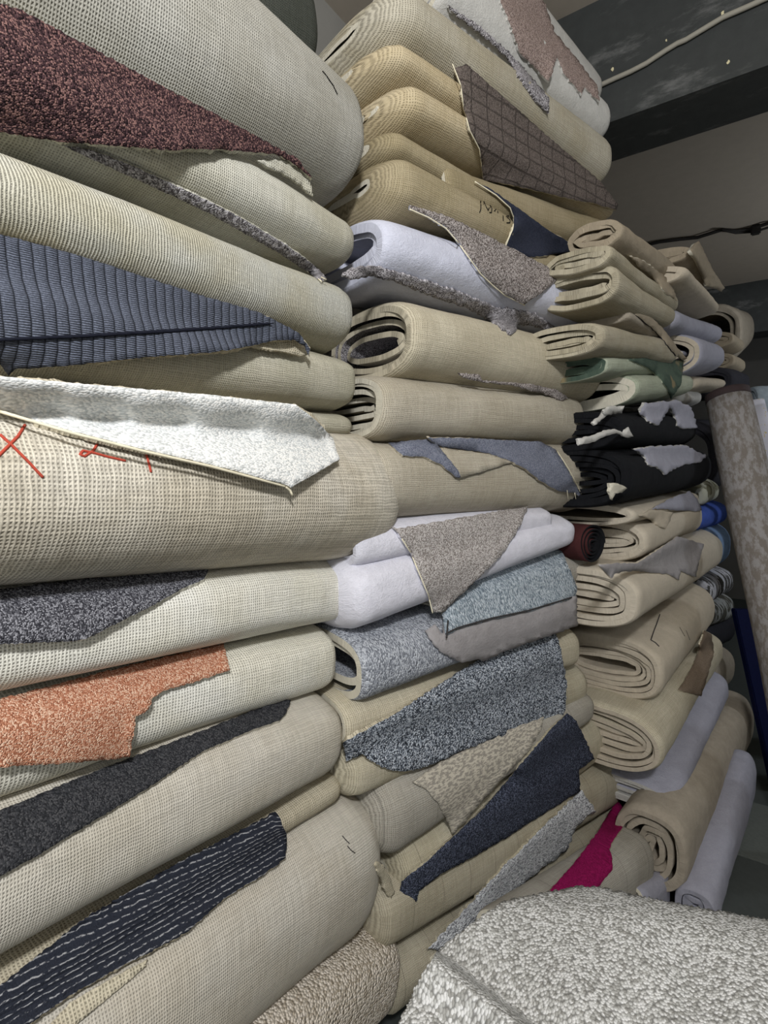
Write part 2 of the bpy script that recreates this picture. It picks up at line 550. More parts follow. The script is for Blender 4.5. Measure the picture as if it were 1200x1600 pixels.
def flap(bs, name, poly, mat_pile, mat_back=None, th=0.007, lift=0.003, tilt=None, step=9, jit=1.2, seed=1, label=None,
         iters=6, parent=None, swap_uv=False, ripple=0.0, surf=None, smoothpoly=False):
    """a corner of the carpet turned over the bundle: real thickness, laid on the bundle it belongs to"""
    if not isinstance(bs, (list, tuple)): bs = [bs]
    r = random.Random(seed*77+len(poly))
    B = bs[0]
    pl = []
    n = len(poly)
    for i in range(n):
        a, b = np.array(poly[i], float), np.array(poly[(i+1) % n], float)
        m = max(1, int(np.linalg.norm(b-a)/max(3.0, step*0.45)))
        dirn = (b-a)/(np.linalg.norm(b-a)+1e-9)
        nn = np.array([-dirn[1], dirn[0]])
        for k in range(m):
            q = a+(b-a)*k/m
            if k: q = q+nn*r.uniform(-jit, jit)
            pl.append(q)
    xs, ys = [q[0] for q in pl], [q[1] for q in pl]
    pts = [Vector((q[0], q[1])) for q in pl]
    edges = [(i, (i+1) % len(pl)) for i in range(len(pl))]
    arr = np.array(pl)
    gx = np.arange(min(xs), max(xs), step)
    gy = np.arange(min(ys), max(ys), step)
    X, Y = np.meshgrid(gx, gy)
    X = X+(np.arange(len(gy)) % 2)[:, None]*step/2
    X, Y = X.ravel(), Y.ravel()
    ins = np.zeros(len(X), bool)
    x1, y1 = arr[:, 0], arr[:, 1]
    x2, y2 = np.roll(x1, 1), np.roll(y1, 1)
    for k in range(len(arr)):
        if y1[k] == y2[k]: continue
        ins ^= ((y1[k] > Y) != (y2[k] > Y)) & (X < (x2[k]-x1[k])*(Y-y1[k])/(y2[k]-y1[k])+x1[k])
    X, Y = X[ins], Y[ins]
    if len(X):
        dm = np.min((arr[:, 0][None]-X[:, None])**2+(arr[:, 1][None]-Y[:, None])**2, axis=1)
        for a, b in zip(X[dm > (step*0.4)**2], Y[dm > (step*0.4)**2]): pts.append(Vector((a, b)))
    vo, eo, fo, *_ = delaunay_2d_cdt(pts, edges, [], 1, 1e-4)
    P2 = np.array([[v.x, v.y] for v in vo])
    es = set()
    for f in fo:
        for a in f:
            for b in f:
                if a != b: es.add((a, b))
    es = np.array(sorted(es))
    nbrs = (es[:, 0], es[:, 1])
    if surf is None:
        t = drape(bs, P2, iters, nbrs)
    else:
        t = np.array([surf(x, y) for x, y in P2])
    D = np.array([ray(x, y) for x, y in P2])
    dl = np.full(len(P2), lift+th)
    if tilt:
        (dx, dy), amt = tilt
        pr = P2[:, 0]*dx+P2[:, 1]*dy
        pr = (pr-pr.min())/(pr.max()-pr.min()+1e-9)
        dl = dl+amt*pr**1.6
    if ripple:
        w = Wob(seed+3, (10, 30))
        dl = dl+ripple*w(P2[:, 0]/F_PX*1.5, P2[:, 1]/60.0)
    dln = np.linalg.norm(D, axis=1)
    front = CAM+D*(t-dl/dln)[:, None]
    fl = [list(f) for f in fo]
    # normals per vertex
    N = np.zeros_like(front)
    for k, f in enumerate(fl):
        c = np.cross(front[f[1]]-front[f[0]], front[f[2]]-front[f[0]])
        if np.dot(c, D[f[0]]) > 0:
            fl[k] = f[::-1]
            c = -c
        for a in f: N[a] += c
    N /= (np.linalg.norm(N, axis=1)[:, None]+1e-12)
    # keep thickness direction from grazing
    back = front-N*th
    n1 = len(front)
    faces = list(fl)+[[a+n1 for a in f[::-1]] for f in fl]
    midx = [0]*len(fl)+[1]*len(fl)
    cnt = {}
    for f in fl:
        for a, b in zip(f, f[1:]+f[:1]):
            cnt[(a, b)] = 1
    for (a, b) in list(cnt):
        if (b, a) not in cnt:
            faces.append([b, a, a+n1, b+n1])
            midx.append(1)
    Q = front
    U = (Q-B['cL']) @ B['e']
    hgt, dep = (Q-B['cL']) @ B['up'], (Q-B['P']) @ B['nb']
    nbin = max(3, min(30, int((hgt.max()-hgt.min())/0.006)))
    ed = np.linspace(hgt.min(), hgt.max()+1e-6, nbin+1)
    ix = np.clip(np.digitize(hgt, ed)-1, 0, nbin-1)
    md = np.array([np.median(dep[ix == k]) if (ix == k).any() else np.nan for k in range(nbin)])
    ok = ~np.isnan(md)
    cz, md = ((ed[:-1]+ed[1:])/2)[ok], md[ok]
    al = np.concatenate([[0], np.cumsum(np.hypot(np.diff(cz), np.diff(md)))])
    V = np.interp(hgt, cz, al)
    uv = np.stack([V, U] if swap_uv else [U, V], 1)+seed*1.37
    uv = np.concatenate([uv, uv])
    root = parent or B['root']
    o = mesh_obj(name, np.concatenate([front, back]), faces, [mat_pile, mat_back or mat_pile], root, None, midx, uv,
                 [i < 2*len(fl) for i in range(len(faces))])
    if label: o['label'] = label
    return dict(v=front, q=np.array(fl), bvh=None, e=B['e'], up=B['up'], nb=B['nb'], P=B['P'], cL=B['cL'], root=o)

def strokes(bs, name, lines, mat, width=0.003, lift=0.002, label=None, root=None):
    """pen strokes: thin ribbons lying on the cloth"""
    if not isinstance(bs, (list, tuple)): bs = [bs]
    B = bs[0]
    for ln_ in lines:
        p2 = []
        for a, b in zip(ln_[:-1], ln_[1:]):
            m = max(2, int(math.hypot(b[0]-a[0], b[1]-a[1])/3))
            for k in range(m): p2.append((a[0]+(b[0]-a[0])*k/m, a[1]+(b[1]-a[1])*k/m))
        p2.append(ln_[-1])
        p3 = []
        for x, y in p2:
            t = depth_on(bs, x, y) or np.dot(B['P']-CAM, B['nb'])/np.dot(ray(x, y), B['nb'])
            p3.append(CAM+ray(x, y)*(t-lift))
        v, f = tube_geo(p3, width/2, 6)
        ob = mesh_obj(name, v, f, mat, root or B['root'])
        if label: ob['label'] = label
    return ob

def threads(B, name, lines, mat, r=0.0012, bs=None, lift=0.006):
    return strokes(bs or [B], name, lines, mat, r*2, lift)

# ================================================================== the room
CEIL = 3.3
m_ceil = plain('ceiling_paint', (176, 166, 152), 0.9, 0.25, 14.0, 0.10)
m_wall = plain('wall_paint', (150, 148, 142), 0.9, 0.2, 10.0, 0.10)
m_beam = plain('beam_paint', (60, 62, 61), 0.6, 0.35, 24.0, 0.22, wear=(124, 124, 122), wearlo=0.52, wearhi=0.72, wscale=9.0)
m_floor = plain('floor_mat', (70, 74, 72), 0.9, 0.3, 40.0, 0.2)
m_tile = plain('floor_tile', (92, 96, 92), 0.85, 0.5, 90.0, 0.25)
m_cable = plain('cable_sheath', (150, 146, 134), 0.6, 0, 30, 0.1)
m_cable2 = plain('cable_dark', (48, 46, 44), 0.6, 0, 30, 0.1)
m_chip = plain('bare_plaster', (205, 196, 160), 0.9, 0, 30, 0.1)

def struct(name, lo, hi, mat):
    return tag(box(name, lo, hi, mat), kind='structure')
struct('floor', (-2.5, -2.6, -0.1), (8.0, 1.5, 0.0), m_floor)
struct('ceiling', (-2.5, -2.6, CEIL), (8.0, 1.5, CEIL+0.1), m_ceil)
struct('wall_left', (-2.5, 1.40, 0.0), (8.0, 1.5, CEIL), m_wall)
struct('wall_right', (-2.5, -2.6, 0.0), (8.0, -2.5, CEIL), m_wall)
struct('wall_back', (7.9, -2.5, 0.0), (8.0, 1.40, CEIL), plain('back_wall_dimmed', (96, 94, 90), .9, .2, 10.0, .1))  # dimness put into the colour, since the world fill brightens this wall
beam1 = struct('trim_1', (2.20, -2.5, 2.84), (2.47, 1.40, CEIL), m_beam)
beam2 = struct('trim_2', (6.02, -2.5, 2.84), (6.30, 1.40, CEIL), m_beam)
beam1['label'] = 'dark grey ceiling beam with scuffed paint above the right end of the stack'
beam2['label'] = 'dark ceiling beam at the far end of the shop'
# paint chips on the near beam
fl = bpy.data.objects['floor']
for k, (x, y, s) in enumerate(((957, 108, 2.2), (1129, 21, 2.5), (1138, 97, 2.0), (1041, 63, 1.4))):
    c = on_plane(x, y, (2.198, 0, 0), np.array([1.0, 0, 0]))
    r = s*0.0026
    rr = random.Random(k)
    ring = [c+np.array([-0.001, r*math.cos(t)*rr.uniform(.5, 1.1), 1.5*r*math.sin(t)*rr.uniform(.5, 1.1)]) for t in np.linspace(0, 6.28, 9)[:-1]]
    ring2 = [q+np.array([0.003, 0, 0]) for q in ring]
    fs = [list(range(8)), [15-i for i in range(8)]]+[[i, (i+1) % 8, (i+1) % 8+8, i+8] for i in range(8)]
    mesh_obj('paint_chip', ring+ring2, fs, m_chip, beam1, smooth=False)

cb = [(915, 143), (932, 136), (960, 123), (985, 112), (1010, 99), (1040, 79), (1058, 68), (1072, 62), (1100, 45), (1130, 27), (1165, 12), (1200, -4), (1290, -44)]
cbp = [on_plane(x, y, (2.188, 0, 0), np.array([1.0, 0, 0])) for x, y in cb]
cbp.append(np.array([2.188, -2.45, 3.26]))
v, f = tube_geo(cbp, 0.0085, 8)
tag(mesh_obj('cable', v, f, m_cable), 'pale grey cable running up across the near ceiling beam', 'cable')
def ceil_pt(x, y, dz=0.02):
    return on_plane(x, y, (0, 0, CEIL-dz), np.array([0, 0, 1.0]))
cc = [(1030, 378), (1060, 374), (1090, 371), (1128, 359), (1150, 361), (1172, 358), (1200, 349), (1260, 338)]
cq = [ceil_pt(x, y) for x, y in cc]
cq = [np.array([cq[0][0], 1.38, CEIL-.02])]+cq+[np.array([cq[-1][0], -2.45, CEIL-.02])]
v, f = tube_geo(cq, 0.012, 6)
tag(mesh_obj('cable', v, f, m_cable2), 'dark bunched wires sagging along the ceiling beyond the beam', 'cable')
v, f = tube_geo([ceil_pt(x, y, 0.03) for x, y in [(1128, 359), (1150, 364), (1180, 362), (1205, 354)]], 0.008, 6)
cab2 = tag(mesh_obj('cable', v, f, m_cable2), 'thin loose wire hanging just under the bunched ceiling wires', 'cable')
c = ceil_pt(1181, 359, 0.03)
tag(box('cable_clip', c-np.array([.03, .03, .03]), c+np.array([.03, .03, .03]), m_cable2, None, 0.008),
    'small dark clip holding the bunched ceiling wires', 'clip')
# nail hole and screw on the near ceiling
c = on_plane(882, 46, (0, 0, CEIL-0.004), np.array([0, 0, 1.0]))
v, f = tube_geo([c+np.array([0, 0, 0.004]), c-np.array([0, 0, 0.008]), c-np.array([0, 0, 0.011])], [0.012, 0.012, 0.006], 10)
tag(mesh_obj('screw', v, f, m_cable2), 'dark screw head in the pale ceiling beside the beam', 'screw')
# floor tiles seen at the lower right
for k, (i, j) in enumerate([(i, j) for i in range(3) for j in range(3)]):
    x0, y0 = 1.55+0.46*i, -0.62+0.46*j-0.12
    mesh = box('floor_tile', (x0, y0, 0.0), (x0+0.45, y0+0.45, 0.006+0.001*(k % 3)), m_tile if (i+j) % 2 else m_floor, fl, 0.002)

# ================================================================== materials of the carpets
J = {}
def jc(name, *a, **k):
    J[name] = jute('jute_'+name, *a, **k)
jc('greygreen', (180, 177, 165), (167, 163, 149), pu=.0042, pv=.005, gap=.6)
jc('pale', (204, 201, 184), (192, 187, 165), pu=.0042, pv=.0046, gap=.5)
jc('lines', (200, 199, 186), (190, 184, 160), pu=.0044, pv=.0030, gap=.6, kv=.55)
jc('olive', (186, 180, 154), (196, 190, 168), pu=.0038, pv=.0042, gap=.4)
jc('sand', (216, 207, 187), (206, 195, 172), pu=.0058, pv=.0062, gap=.5, streak=.3)
jc('cream', (240, 237, 224), (232, 227, 208), pu=.0050, pv=.0050, gap=.55)
jc('cream2', (236, 233, 220), (227, 222, 203), pu=.0056, pv=.0052, gap=.6)
jc('tight', (206, 199, 183), (197, 189, 171), pu=.0040, pv=.0050, gap=.2, kv=.95)
jc('tight2', (206, 199, 183), (197, 188, 170), pu=.0044, pv=.0052, gap=.2, kv=.95)
jc('mesh', (186, 178, 156), (174, 164, 138), pu=.0050, pv=.0050, gap=.65)
jc('yellow', (200, 182, 144), (190, 171, 132), pu=.0048, pv=.0048, gap=.5)
jc('brownish', (170, 154, 118), (158, 143, 108), pu=.0042, pv=.0046, gap=.4)
jc('warm', (206, 195, 166), (194, 183, 156), pu=.0050, pv=.0046, gap=.5)
jc('taupe', (192, 182, 160), (180, 170, 148), pu=.0046, pv=.0050, gap=.5)
jc('ruled', (196, 186, 158), (184, 174, 146), pu=.0042, pv=.0042, gap=.35, lines=.13)
jc('ruled2', (188, 178, 152), (176, 166, 140), pu=.0042, pv=.0042, gap=.35, lines=.11)
jc('greyed', (180, 174, 160), (168, 162, 148), pu=.0042, pv=.0046, gap=.4, lines=.16)
jc('green', (176, 184, 158), (164, 172, 148), pu=.005, pv=.005, gap=.3)
jc('far', (178, 168, 142), (166, 156, 130), pu=.0048, pv=.0048, gap=.3)
jc('shade', (88, 92, 84), (78, 82, 74), pu=.005, pv=.005, gap=.6)  # dark colour stands in for the shade behind the topmost near carpet
F = {}
def fc(name, *a, **k):
    F[name] = felt('felt_'+name, *a, **k)
fc('lilac', (206, 208, 222))
fc('white', (222, 221, 230))
fc('beige', (198, 188, 170), .10)
fc('beige2', (192, 181, 162), .12)
fc('dun', (170, 160, 144), .18)
fc('grey', (162, 158, 158), .15)
fc('greylilac', (164, 164, 176), .12)
fc('taupe', (160, 148, 128), .15)
fc('offwhite', (196, 194, 188), .1)
fc('black', (26, 27, 30), .3)
fc('charcoal', (52, 52, 58), .2)
fc('navy', (48, 54, 84), .2)
fc('blue', (70, 96, 180), .2)
fc('paleblue', (140, 168, 206), .2)
fc('edge', (214, 208, 190), .1)
PL = {}
def pc(name, *a, **k):
    PL[name] = pile('pile_'+name, *a, **k)
pc('maroon', [(34, 24, 27), (62, 44, 47), (80, 58, 60), (132, 100, 94)], .0030)
pc('grey', [(84, 80, 82), (128, 124, 126), (166, 162, 164), (196, 192, 194)], .0034)
pc('greybrown', [(96, 88, 84), (134, 126, 122), (164, 156, 152), (190, 182, 178)], .0040)
pc('mauve', [(118, 102, 96), (146, 128, 120), (164, 146, 138), (178, 160, 152)], .0034)
pc('gridbrown', [(78, 70, 66), (96, 88, 82), (108, 98, 92), (120, 110, 104)], .0030, grid=(.060, .036, .0035), gridcol=(50, 45, 42))
pc('navyfar', [(40, 44, 58), (50, 54, 68), (58, 62, 76)], .0032, bump=.4)
pc('white', [(196, 198, 196), (220, 222, 220), (232, 232, 228), (240, 238, 232)], .0048, bump=.35, su=.75, sv=1.2)
pc('darkgrey', [(52, 52, 58), (78, 78, 84), (112, 112, 118), (160, 160, 166)], .0028)
pc('orange', [(160, 100, 74), (188, 130, 102), (206, 152, 124), (230, 196, 170)], .0027)
pc('black', [(36, 37, 40), (50, 51, 54), (58, 59, 62), (76, 76, 78)], .0030, bump=.6)
pc('greyblue', [(98, 102, 118), (118, 122, 136), (132, 136, 148)], .0036, bump=.6)
pc('greybeige', [(132, 124, 118), (164, 158, 154), (186, 180, 176), (206, 200, 196)], .0038)
pc('silverblue', [(116, 128, 138), (150, 162, 170), (174, 184, 192), (198, 206, 212)], .0052, su=1.2, sv=.6)
pc('bluegrey', [(120, 124, 132), (152, 156, 164), (176, 180, 188), (196, 200, 206)], .0048, su=1.3, sv=.7)
pc('speckle', [(44, 48, 54), (92, 98, 108), (148, 156, 166), (206, 212, 220)], .0042)
pc('navy', [(34, 38, 48), (48, 52, 64), (58, 62, 76), (98, 104, 122)], .0034, bump=.6)
pc('lightloop', [(132, 134, 138), (176, 178, 182), (206, 208, 212), (226, 228, 230)], .0056, su=.8, sv=1.2)
pc('crimson', [(112, 12, 62), (136, 18, 78), (150, 24, 88)], .0030, bump=.5)
pc('loop', [(146, 145, 140), (176, 176, 172), (198, 198, 195), (212, 212, 210)], .0060, bump=.55, edgek=.75)
pc('beigeloop', [(176, 164, 146), (206, 196, 180), (224, 214, 200)], .0075, bump=1.0, su=.8)
pc('brown', [(110, 96, 82), (124, 110, 94), (136, 120, 104)], .0030, bump=.4)
m_rib = ribbed('ribbed_slate', (94, 99, 112), rib=.0145, cross=.0030)
m_stripe = striped('striped_dark', (40, 43, 52), (158, 158, 160))
m_camo = camo('mottled_beige', (186, 179, 164), (138, 133, 124), su=60, sv=170)
m_camog = camo('camouflage_green', (76, 90, 78), (62, 76, 66), (128, 116, 88), su=9, sv=14, lo=.4, hi=.6)
m_seam = plain('dark_seam', (22, 24, 34), .9)
m_red = plain('red_marker', (172, 72, 56), .8, 0, 200, .2)
m_ink = plain('black_marker', (26, 24, 22), .8)
m_thread = plain('loose_thread', (224, 216, 190), .9)
m_dthread = plain('dark_thread', (60, 58, 58), .9)

A_PL = ((0.0, 0.75, 0.0), 0.0)
B_PL = ((1.01, 0.70, 0.0), math.radians(-15))
C_PL = ((2.12, 0.30, 0.0), math.radians(-6.3))
D_PL = ((3.55, 0.16, 0.0), math.radians(-5))
E_PL = ((4.6, 0.16, 0.0), math.radians(-4))
GA, GB, GC, GD = ('folded carpets in the nearest stack', 'folded carpets in the second stack',
                  'folded carpets in the third stack', 'carpets at the far end')
A_KW = dict(turns=1.35, D=0.40, extL=0.30, endR=(0.05, 0.72), p=2.5, wob=0.006)
def A(key, L, R, mo, label, mi=None, **k):
    kw = dict(A_KW); kw.update(k)
    B = body(key, L, R, A_PL, mo, mi or mo, F['edge'], **kw)
    thing(B, 'folded_carpet', label, 'carpet', GA)
    return B

# ================================================================== nearest stack, top to bottom
a1 = A('A1', (100, -420, 62), (577, 96, 302), J['greygreen'], 'thick grey-beige jute-backed carpet, topmost in the nearest stack', off=-.03, endR=(.03, .86), p=2.4)
a2 = A('A2', (150, 40, 250), (568, 330, 424), J['pale'], 'jute-backed carpet with a maroon corner turned over, in the nearest stack', PL['maroon'], endR=(.05, .62))
a3 = A('A3', (0, 188, 388), (560, 428, 549), J['lines'], 'pale ridged jute-backed carpet directly above the slate ribbed flap', off=-.02, endR=(.03, .85), p=2.7)
a4 = A('A4', (0, 385, 602), (563, 545, 644), J['olive'], 'jute-backed carpet with a slate blue ribbed corner turned over', m_rib, endR=(.03, .86), p=2.8)
a5 = A('A5', (0, 590, 660), (558, 636, 690), J['olive'], 'thin olive jute-backed carpet just above the white flap', off=.03, endR=(.04, .8))
a6 = A('A6', (0, 596, 948), (645, 668, 882), J['sand'], 'fat sand-coloured jute-backed carpet with red marker writing and a white flap', PL['white'], off=-.06, endR=(.10, .50), p=2.2)
a7 = A('A7', (0, 925, 1114), (576, 868, 976), J['cream'], 'cream mesh-backed carpet with a charcoal speckled corner turned over', PL['darkgrey'], off=.02, endR=(.03, .85), p=3.0)
a8 = A('A8', (0, 1092, 1290), (532, 976, 1086), J['cream2'], 'cream mesh-backed carpet with an orange corner turned over', PL['orange'], off=.035, endR=(.03, .85), p=3.0)
a9 = A('A9', (0, 1280, 1560), (545, 1086, 1232), J['tight'], 'beige tightly woven carpet with a black strip of pile along its top', PL['black'], off=-.01, endR=(.05, .74), p=2.7)
a9b = A('A9b', (60, 1500, 1590), (540, 1200, 1262), J['warm'], 'thin yellowish jute layer showing under the beige tightly woven carpet', off=.02, endR=(.03, .8))
a10 = A('A10', (100, 1580, 1960), (614, 1236, 1470), J['tight2'], 'large beige woven carpet with a dark striped corner, lowest whole one of the nearest stack', m_stripe, off=-.05, endR=(.12, .55))
a11 = A('A11', (380, 1650, 1860), (628, 1468, 1600), PL['beigeloop'], 'beige chunky loop carpet at the bottom edge, under the large woven one', J['taupe'], off=-.07, endR=(.03, .85), p=3.0)

flap(a2, 'turned_corner', [(-30, -10), (0, 5), (30, 14), (120, 62), (250, 132), (400, 212), (465, 248), (487, 278), (470, 264), (440, 244), (410, 238), (380, 237), (320, 233), (270, 235), (230, 232),
     (170, 228), (100, 222), (50, 214), (0, 207), (-40, 200)], PL['maroon'], J['pale'], th=.009, lift=.010, tilt=((0, 1), .012), jit=1.6, label='maroon cut pile side', step=10)
flap(a2, 'hem_edge', [(448, 246), (470, 258), (484, 276), (489, 306), (480, 302), (470, 290), (440, 270), (420, 262), (400, 250), (425, 250)], J['pale'], J['pale'], th=.006, lift=.008, jit=.6, seed=2, step=6)
flap([a2, a3], 'pile_edge', [(95, 226), (140, 233), (200, 256), (260, 283), (330, 316), (380, 342), (450, 384), (498, 420), (510, 434), (504, 441), (490, 432), (440, 398), (380, 364), (330, 335), (230, 288), (150, 252)],
     PL['grey'], J['pale'], th=.004, lift=.004, jit=.8, seed=3, label='grey pile edge poking out', step=7)
threads(a2, 'loose_thread', [[(480, 424), (492, 432), (503, 440)], [(500, 432), (510, 437)]], m_thread, bs=[a2, a3], lift=.02)
strokes(a1, 'ink_mark', [[(504, 111), (510, 118), (516, 127), (521, 134), (527, 147)]], m_ink, .0022, label='short black pen line')
bf = flap(a4, 'turned_corner', [(-40, 350), (0, 366), (100, 392), (200, 424), (330, 466), (400, 486), (430, 500), (467, 520), (485, 545), (482, 556), (476, 541), (460, 531), (430, 532), (390, 541), (330, 551), (247, 557), (180, 563), (105, 572),
     (55, 575), (24, 577), (14, 588), (4, 574), (0, 570), (-40, 575)], m_rib, J['warm'], th=.010, lift=.012, tilt=((0.5, 1), .035), jit=.9, swap_uv=False, label='slate blue ribbed pile side', step=10)
flap(a4, 'turned_hem', [(388, 541), (430, 531), (462, 529), (478, 538), (481, 554), (470, 556), (440, 549), (415, 545)], J['warm'], J['warm'], th=.004, lift=.030, jit=.8, seed=4, label='cream underside of the ribbed corner', step=6)
flap(bf, 'seam_stripe', [(-40, 531), (0, 528), (130, 522), (264, 514), (350, 509), (405, 504), (428, 505), (405, 508), (350, 513), (264, 519), (130, 527), (0, 533), (-40, 536)], m_seam, m_seam, th=.002, lift=.001, jit=.4, seed=5, label='dark woven stripe', step=8)
flap(a6, 'turned_corner', [(-40, 585), (0, 588), (100, 597), (192, 605), (330, 617), (462, 632), (495, 658), (520, 684), (531, 717), (495, 739), (454, 762), (445, 757), (390, 742), (330, 726), (220, 701), (110, 673), (40, 652), (0, 640), (-40, 628)],
     PL['white'], J['warm'], th=.009, lift=.006, tilt=((0.3, 1), .022), jit=.6, label='white woven pile side', step=10)
threads(a6, 'binding_cord', [[(0, 643), (110, 676), (220, 704), (330, 729), (390, 745), (446, 760)], [(446, 760), (453, 766), (457, 774)]], m_thread, .0022, lift=.030)
strokes(a6, 'ink_mark', [[(0, 679), (20, 697), (45, 722), (67, 746)], [(39, 664), (28, 682), (10, 700), (-6, 716)], [(151, 681), (154, 690), (146, 704), (132, 713), (125, 710), (130, 704), (148, 708), (170, 714), (196, 720)],
     [(227, 704), (231, 718), (236, 738)], [(90, 670), (92, 676)]], m_red, .0036, lift=.0006, label='red marker writing')
flap(a7, 'turned_corner', [(-40, 925), (0, 920), (120, 906), (250, 890), (330, 884), (319, 905), (286, 919), (242, 945), (192, 969), (150, 991), (132, 999), (110, 1002), (60, 1004), (0, 1007), (-40, 1009)],
     PL['darkgrey'], J['cream'], th=.008, lift=.004, tilt=((0, 1), .008), jit=1.0, label='charcoal speckled pile side', step=10)
flap(a8, 'turned_corner', [(-40, 1098), (0, 1092), (160, 1050), (300, 1016), (350, 1005), (353, 1022), (360, 1047), (330, 1057), (297, 1068), (258, 1079), (239, 1090), (234, 1104), (228, 1112), (212, 1120), (209, 1145), (203, 1183),
     (160, 1188), (110, 1192), (50, 1196), (0, 1199), (-40, 1201)], PL['orange'], J['cream'], th=.008, lift=.004, tilt=((0, 1), .010), jit=1.4, label='orange pile side', step=10)
flap(a9, 'turned_corner', [(-40, 1285), (0, 1266), (160, 1200), (320, 1140), (440, 1092), (455, 1094), (448, 1113), (437, 1126), (400, 1138), (320, 1172), (224, 1236), (160, 1275), (107, 1307), (60, 1336), (0, 1369), (-40, 1392)],
     PL['black'], J['tight'], th=.008, lift=.003, jit=1.0, label='black cut pile side', step=10)
flap([a10, a9b], 'turned_corner', [(-30, 1560), (0, 1540), (133, 1434), (267, 1354), (400, 1284), (430, 1268), (439, 1281), (448, 1308), (446, 1341), (416, 1364), (380, 1386), (341, 1412), (315, 1438), (288, 1459), (229, 1491), (176, 1518),
     (107, 1556), (53, 1596), (10, 1630), (-30, 1650)], m_stripe, J['warm'], th=.008, lift=.012, jit=1.6, label='dark pile with thin broken white stripes', step=10)
flap(a10, 'selvedge_strip', [(60, 1620), (110, 1566), (176, 1528), (229, 1500), (228, 1510), (180, 1550), (120, 1600), (90, 1640)], J['warm'], J['warm'], th=.004, lift=.004, jit=.5, seed=9, step=8)
strokes(a10, 'pull_mark', [[(535, 1306), (540, 1312), (546, 1318)], [(543, 1322), (549, 1329), (555, 1333)]], m_dthread, .002, lift=.001)
flap(a10, 'torn_fold', [(588, 1348), (600, 1352), (608, 1368), (617, 1392), (612, 1404), (604, 1398), (598, 1380), (590, 1364)], J['warm'], J['warm'], th=.006, lift=.006, jit=1.6, seed=10, step=5)

# ================================================================== second stack
B_KW = dict(turns=None, D=0.36, th=.011, gap=.016, endL=(.025, .92), endR=(.045, .72), p=2.7, wob=.0045, rec=.010)
def Bs(key, L, R, mo, label, mi=None, me=None, pl=None, **k):
    kw = dict(B_KW); kw.update(k)
    B = body(key, L, R, pl or B_PL, mo, mi or mo, me or F['edge'], **kw)
    thing(B, 'folded_carpet', label, 'carpet', GB)
    return B
b0b = Bs('B0b', (740, -190, -30), (947, 110, 174), F['offwhite'], 'grey-white felt-backed carpet behind the torn mauve flap, top of the second stack', off=.10)
b0 = Bs('B0', (700, -150, 12), (960, 150, 226), F['offwhite'], 'grey-white felt-backed carpet with a torn mauve pile flap under the ceiling beam', PL['mauve'], off=-.0)
b1 = Bs('B1', (612, -80, 40), (963, 196, 294), J['mesh'], 'long brown open-mesh jute carpet with a thin grey pile edge along its top', off=-.015, endL=(.09, .12), D=.50)
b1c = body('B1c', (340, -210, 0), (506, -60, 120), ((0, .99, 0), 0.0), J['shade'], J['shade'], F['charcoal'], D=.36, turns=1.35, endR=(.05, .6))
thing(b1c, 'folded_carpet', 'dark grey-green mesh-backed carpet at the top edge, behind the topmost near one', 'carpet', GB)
b2 = Bs('B2', (606, 22, 98), (955, 290, 334), J['yellow'], 'yellow jute-backed carpet behind the dark brown grid-patterned flap, upper of two', off=.005, endL=(.06, .12), D=.50)
b3 = Bs('B3', (628, 92, 180), (966, 312, 346), J['yellow'], 'yellow jute-backed carpet with a tucked-in end and a dark brown grid flap', J['yellow'], off=-.005, endL=(.06, .10), D=.46)
b5 = Bs('B5', (700, 235, 318), (957, 330, 400), J['brownish'], 'brown jute-backed carpet ending just right of the plain navy flap', off=.02)
b4 = Bs('B4', (612, 205, 318), (806, 318, 398), J['brownish'], 'brown jute-backed carpet with black pen writing and a navy corner', J['brownish'], off=-.012, endL=(.07, .12), endR=(.02, .93))
b4b = Bs('B4b', (606, 176, 236), (800, 300, 345), J['brownish'], 'thin brown jute fold lying along the top of the pen-marked carpet', off=.03, endL=(.05, .2), endR=(.02, .93))
b6 = Bs('B6', (760, 360, 440), (951, 396, 464), J['brownish'], 'brown jute-backed carpet end just above the lilac felt carpet', off=.03)
b7 = Bs('B7', (604, 312, 430), (954, 436, 518), F['lilac'], 'lilac-white fleecy felt-backed carpet with a grey-brown flap and an open folded end', F['lilac'], F['lilac'], turns=2.2, th=.020, gap=.036, off=-.01, endL=(.06, .82), p=2.4)
b8 = Bs('B8', (650, 446, 582), (948, 528, 632), J['warm'], 'fat jute-backed carpet with grey pile showing inside its open rolled end', PL['grey'], J['warm'], turns=3.6, th=.014, gap=.026, off=-.02, endL=(.04, .86), p=2.5, D=.36)
b9 = Bs('B9', (604, 572, 690), (921, 610, 702), J['taupe'], 'taupe jute-backed carpet with a folded mesh end, directly under the fat rolled one', J['taupe'], th=.012, gap=.020, endL=(.05, .85))
b10 = Bs('B10', (600, 684, 820), (935, 692, 802), J['taupe'], 'jute-backed carpet with a slate grey pile corner folded over it', PL['greyblue'], endL=(.04, .85), off=.0)
b10b = Bs('B10b', (660, 682, 720), (895, 688, 722), J['taupe'], 'thin jute-backed carpet end peeping above the slate grey corner', off=.04)
b11a = Bs('B11a', (560, 815, 900), (866, 788, 842), F['white'], 'white felt-backed carpet with a beige-grey pile corner hanging over it', F['white'], F['white'], off=.005, endR=(.02, .9))
b11b = Bs('B11b', (552, 880, 1012), (906, 800, 858), F['white'], 'white felt-backed carpet folded below the beige-grey hanging corner', F['white'], F['white'], off=-.015, endL=(.05, .35))
b12 = Bs('B12', (700, 930, 985), (928, 848, 922), J['greyed'], 'grey-backed carpet with a silver-blue loop corner and a torn felt hem', PL['silverblue'], off=.015)
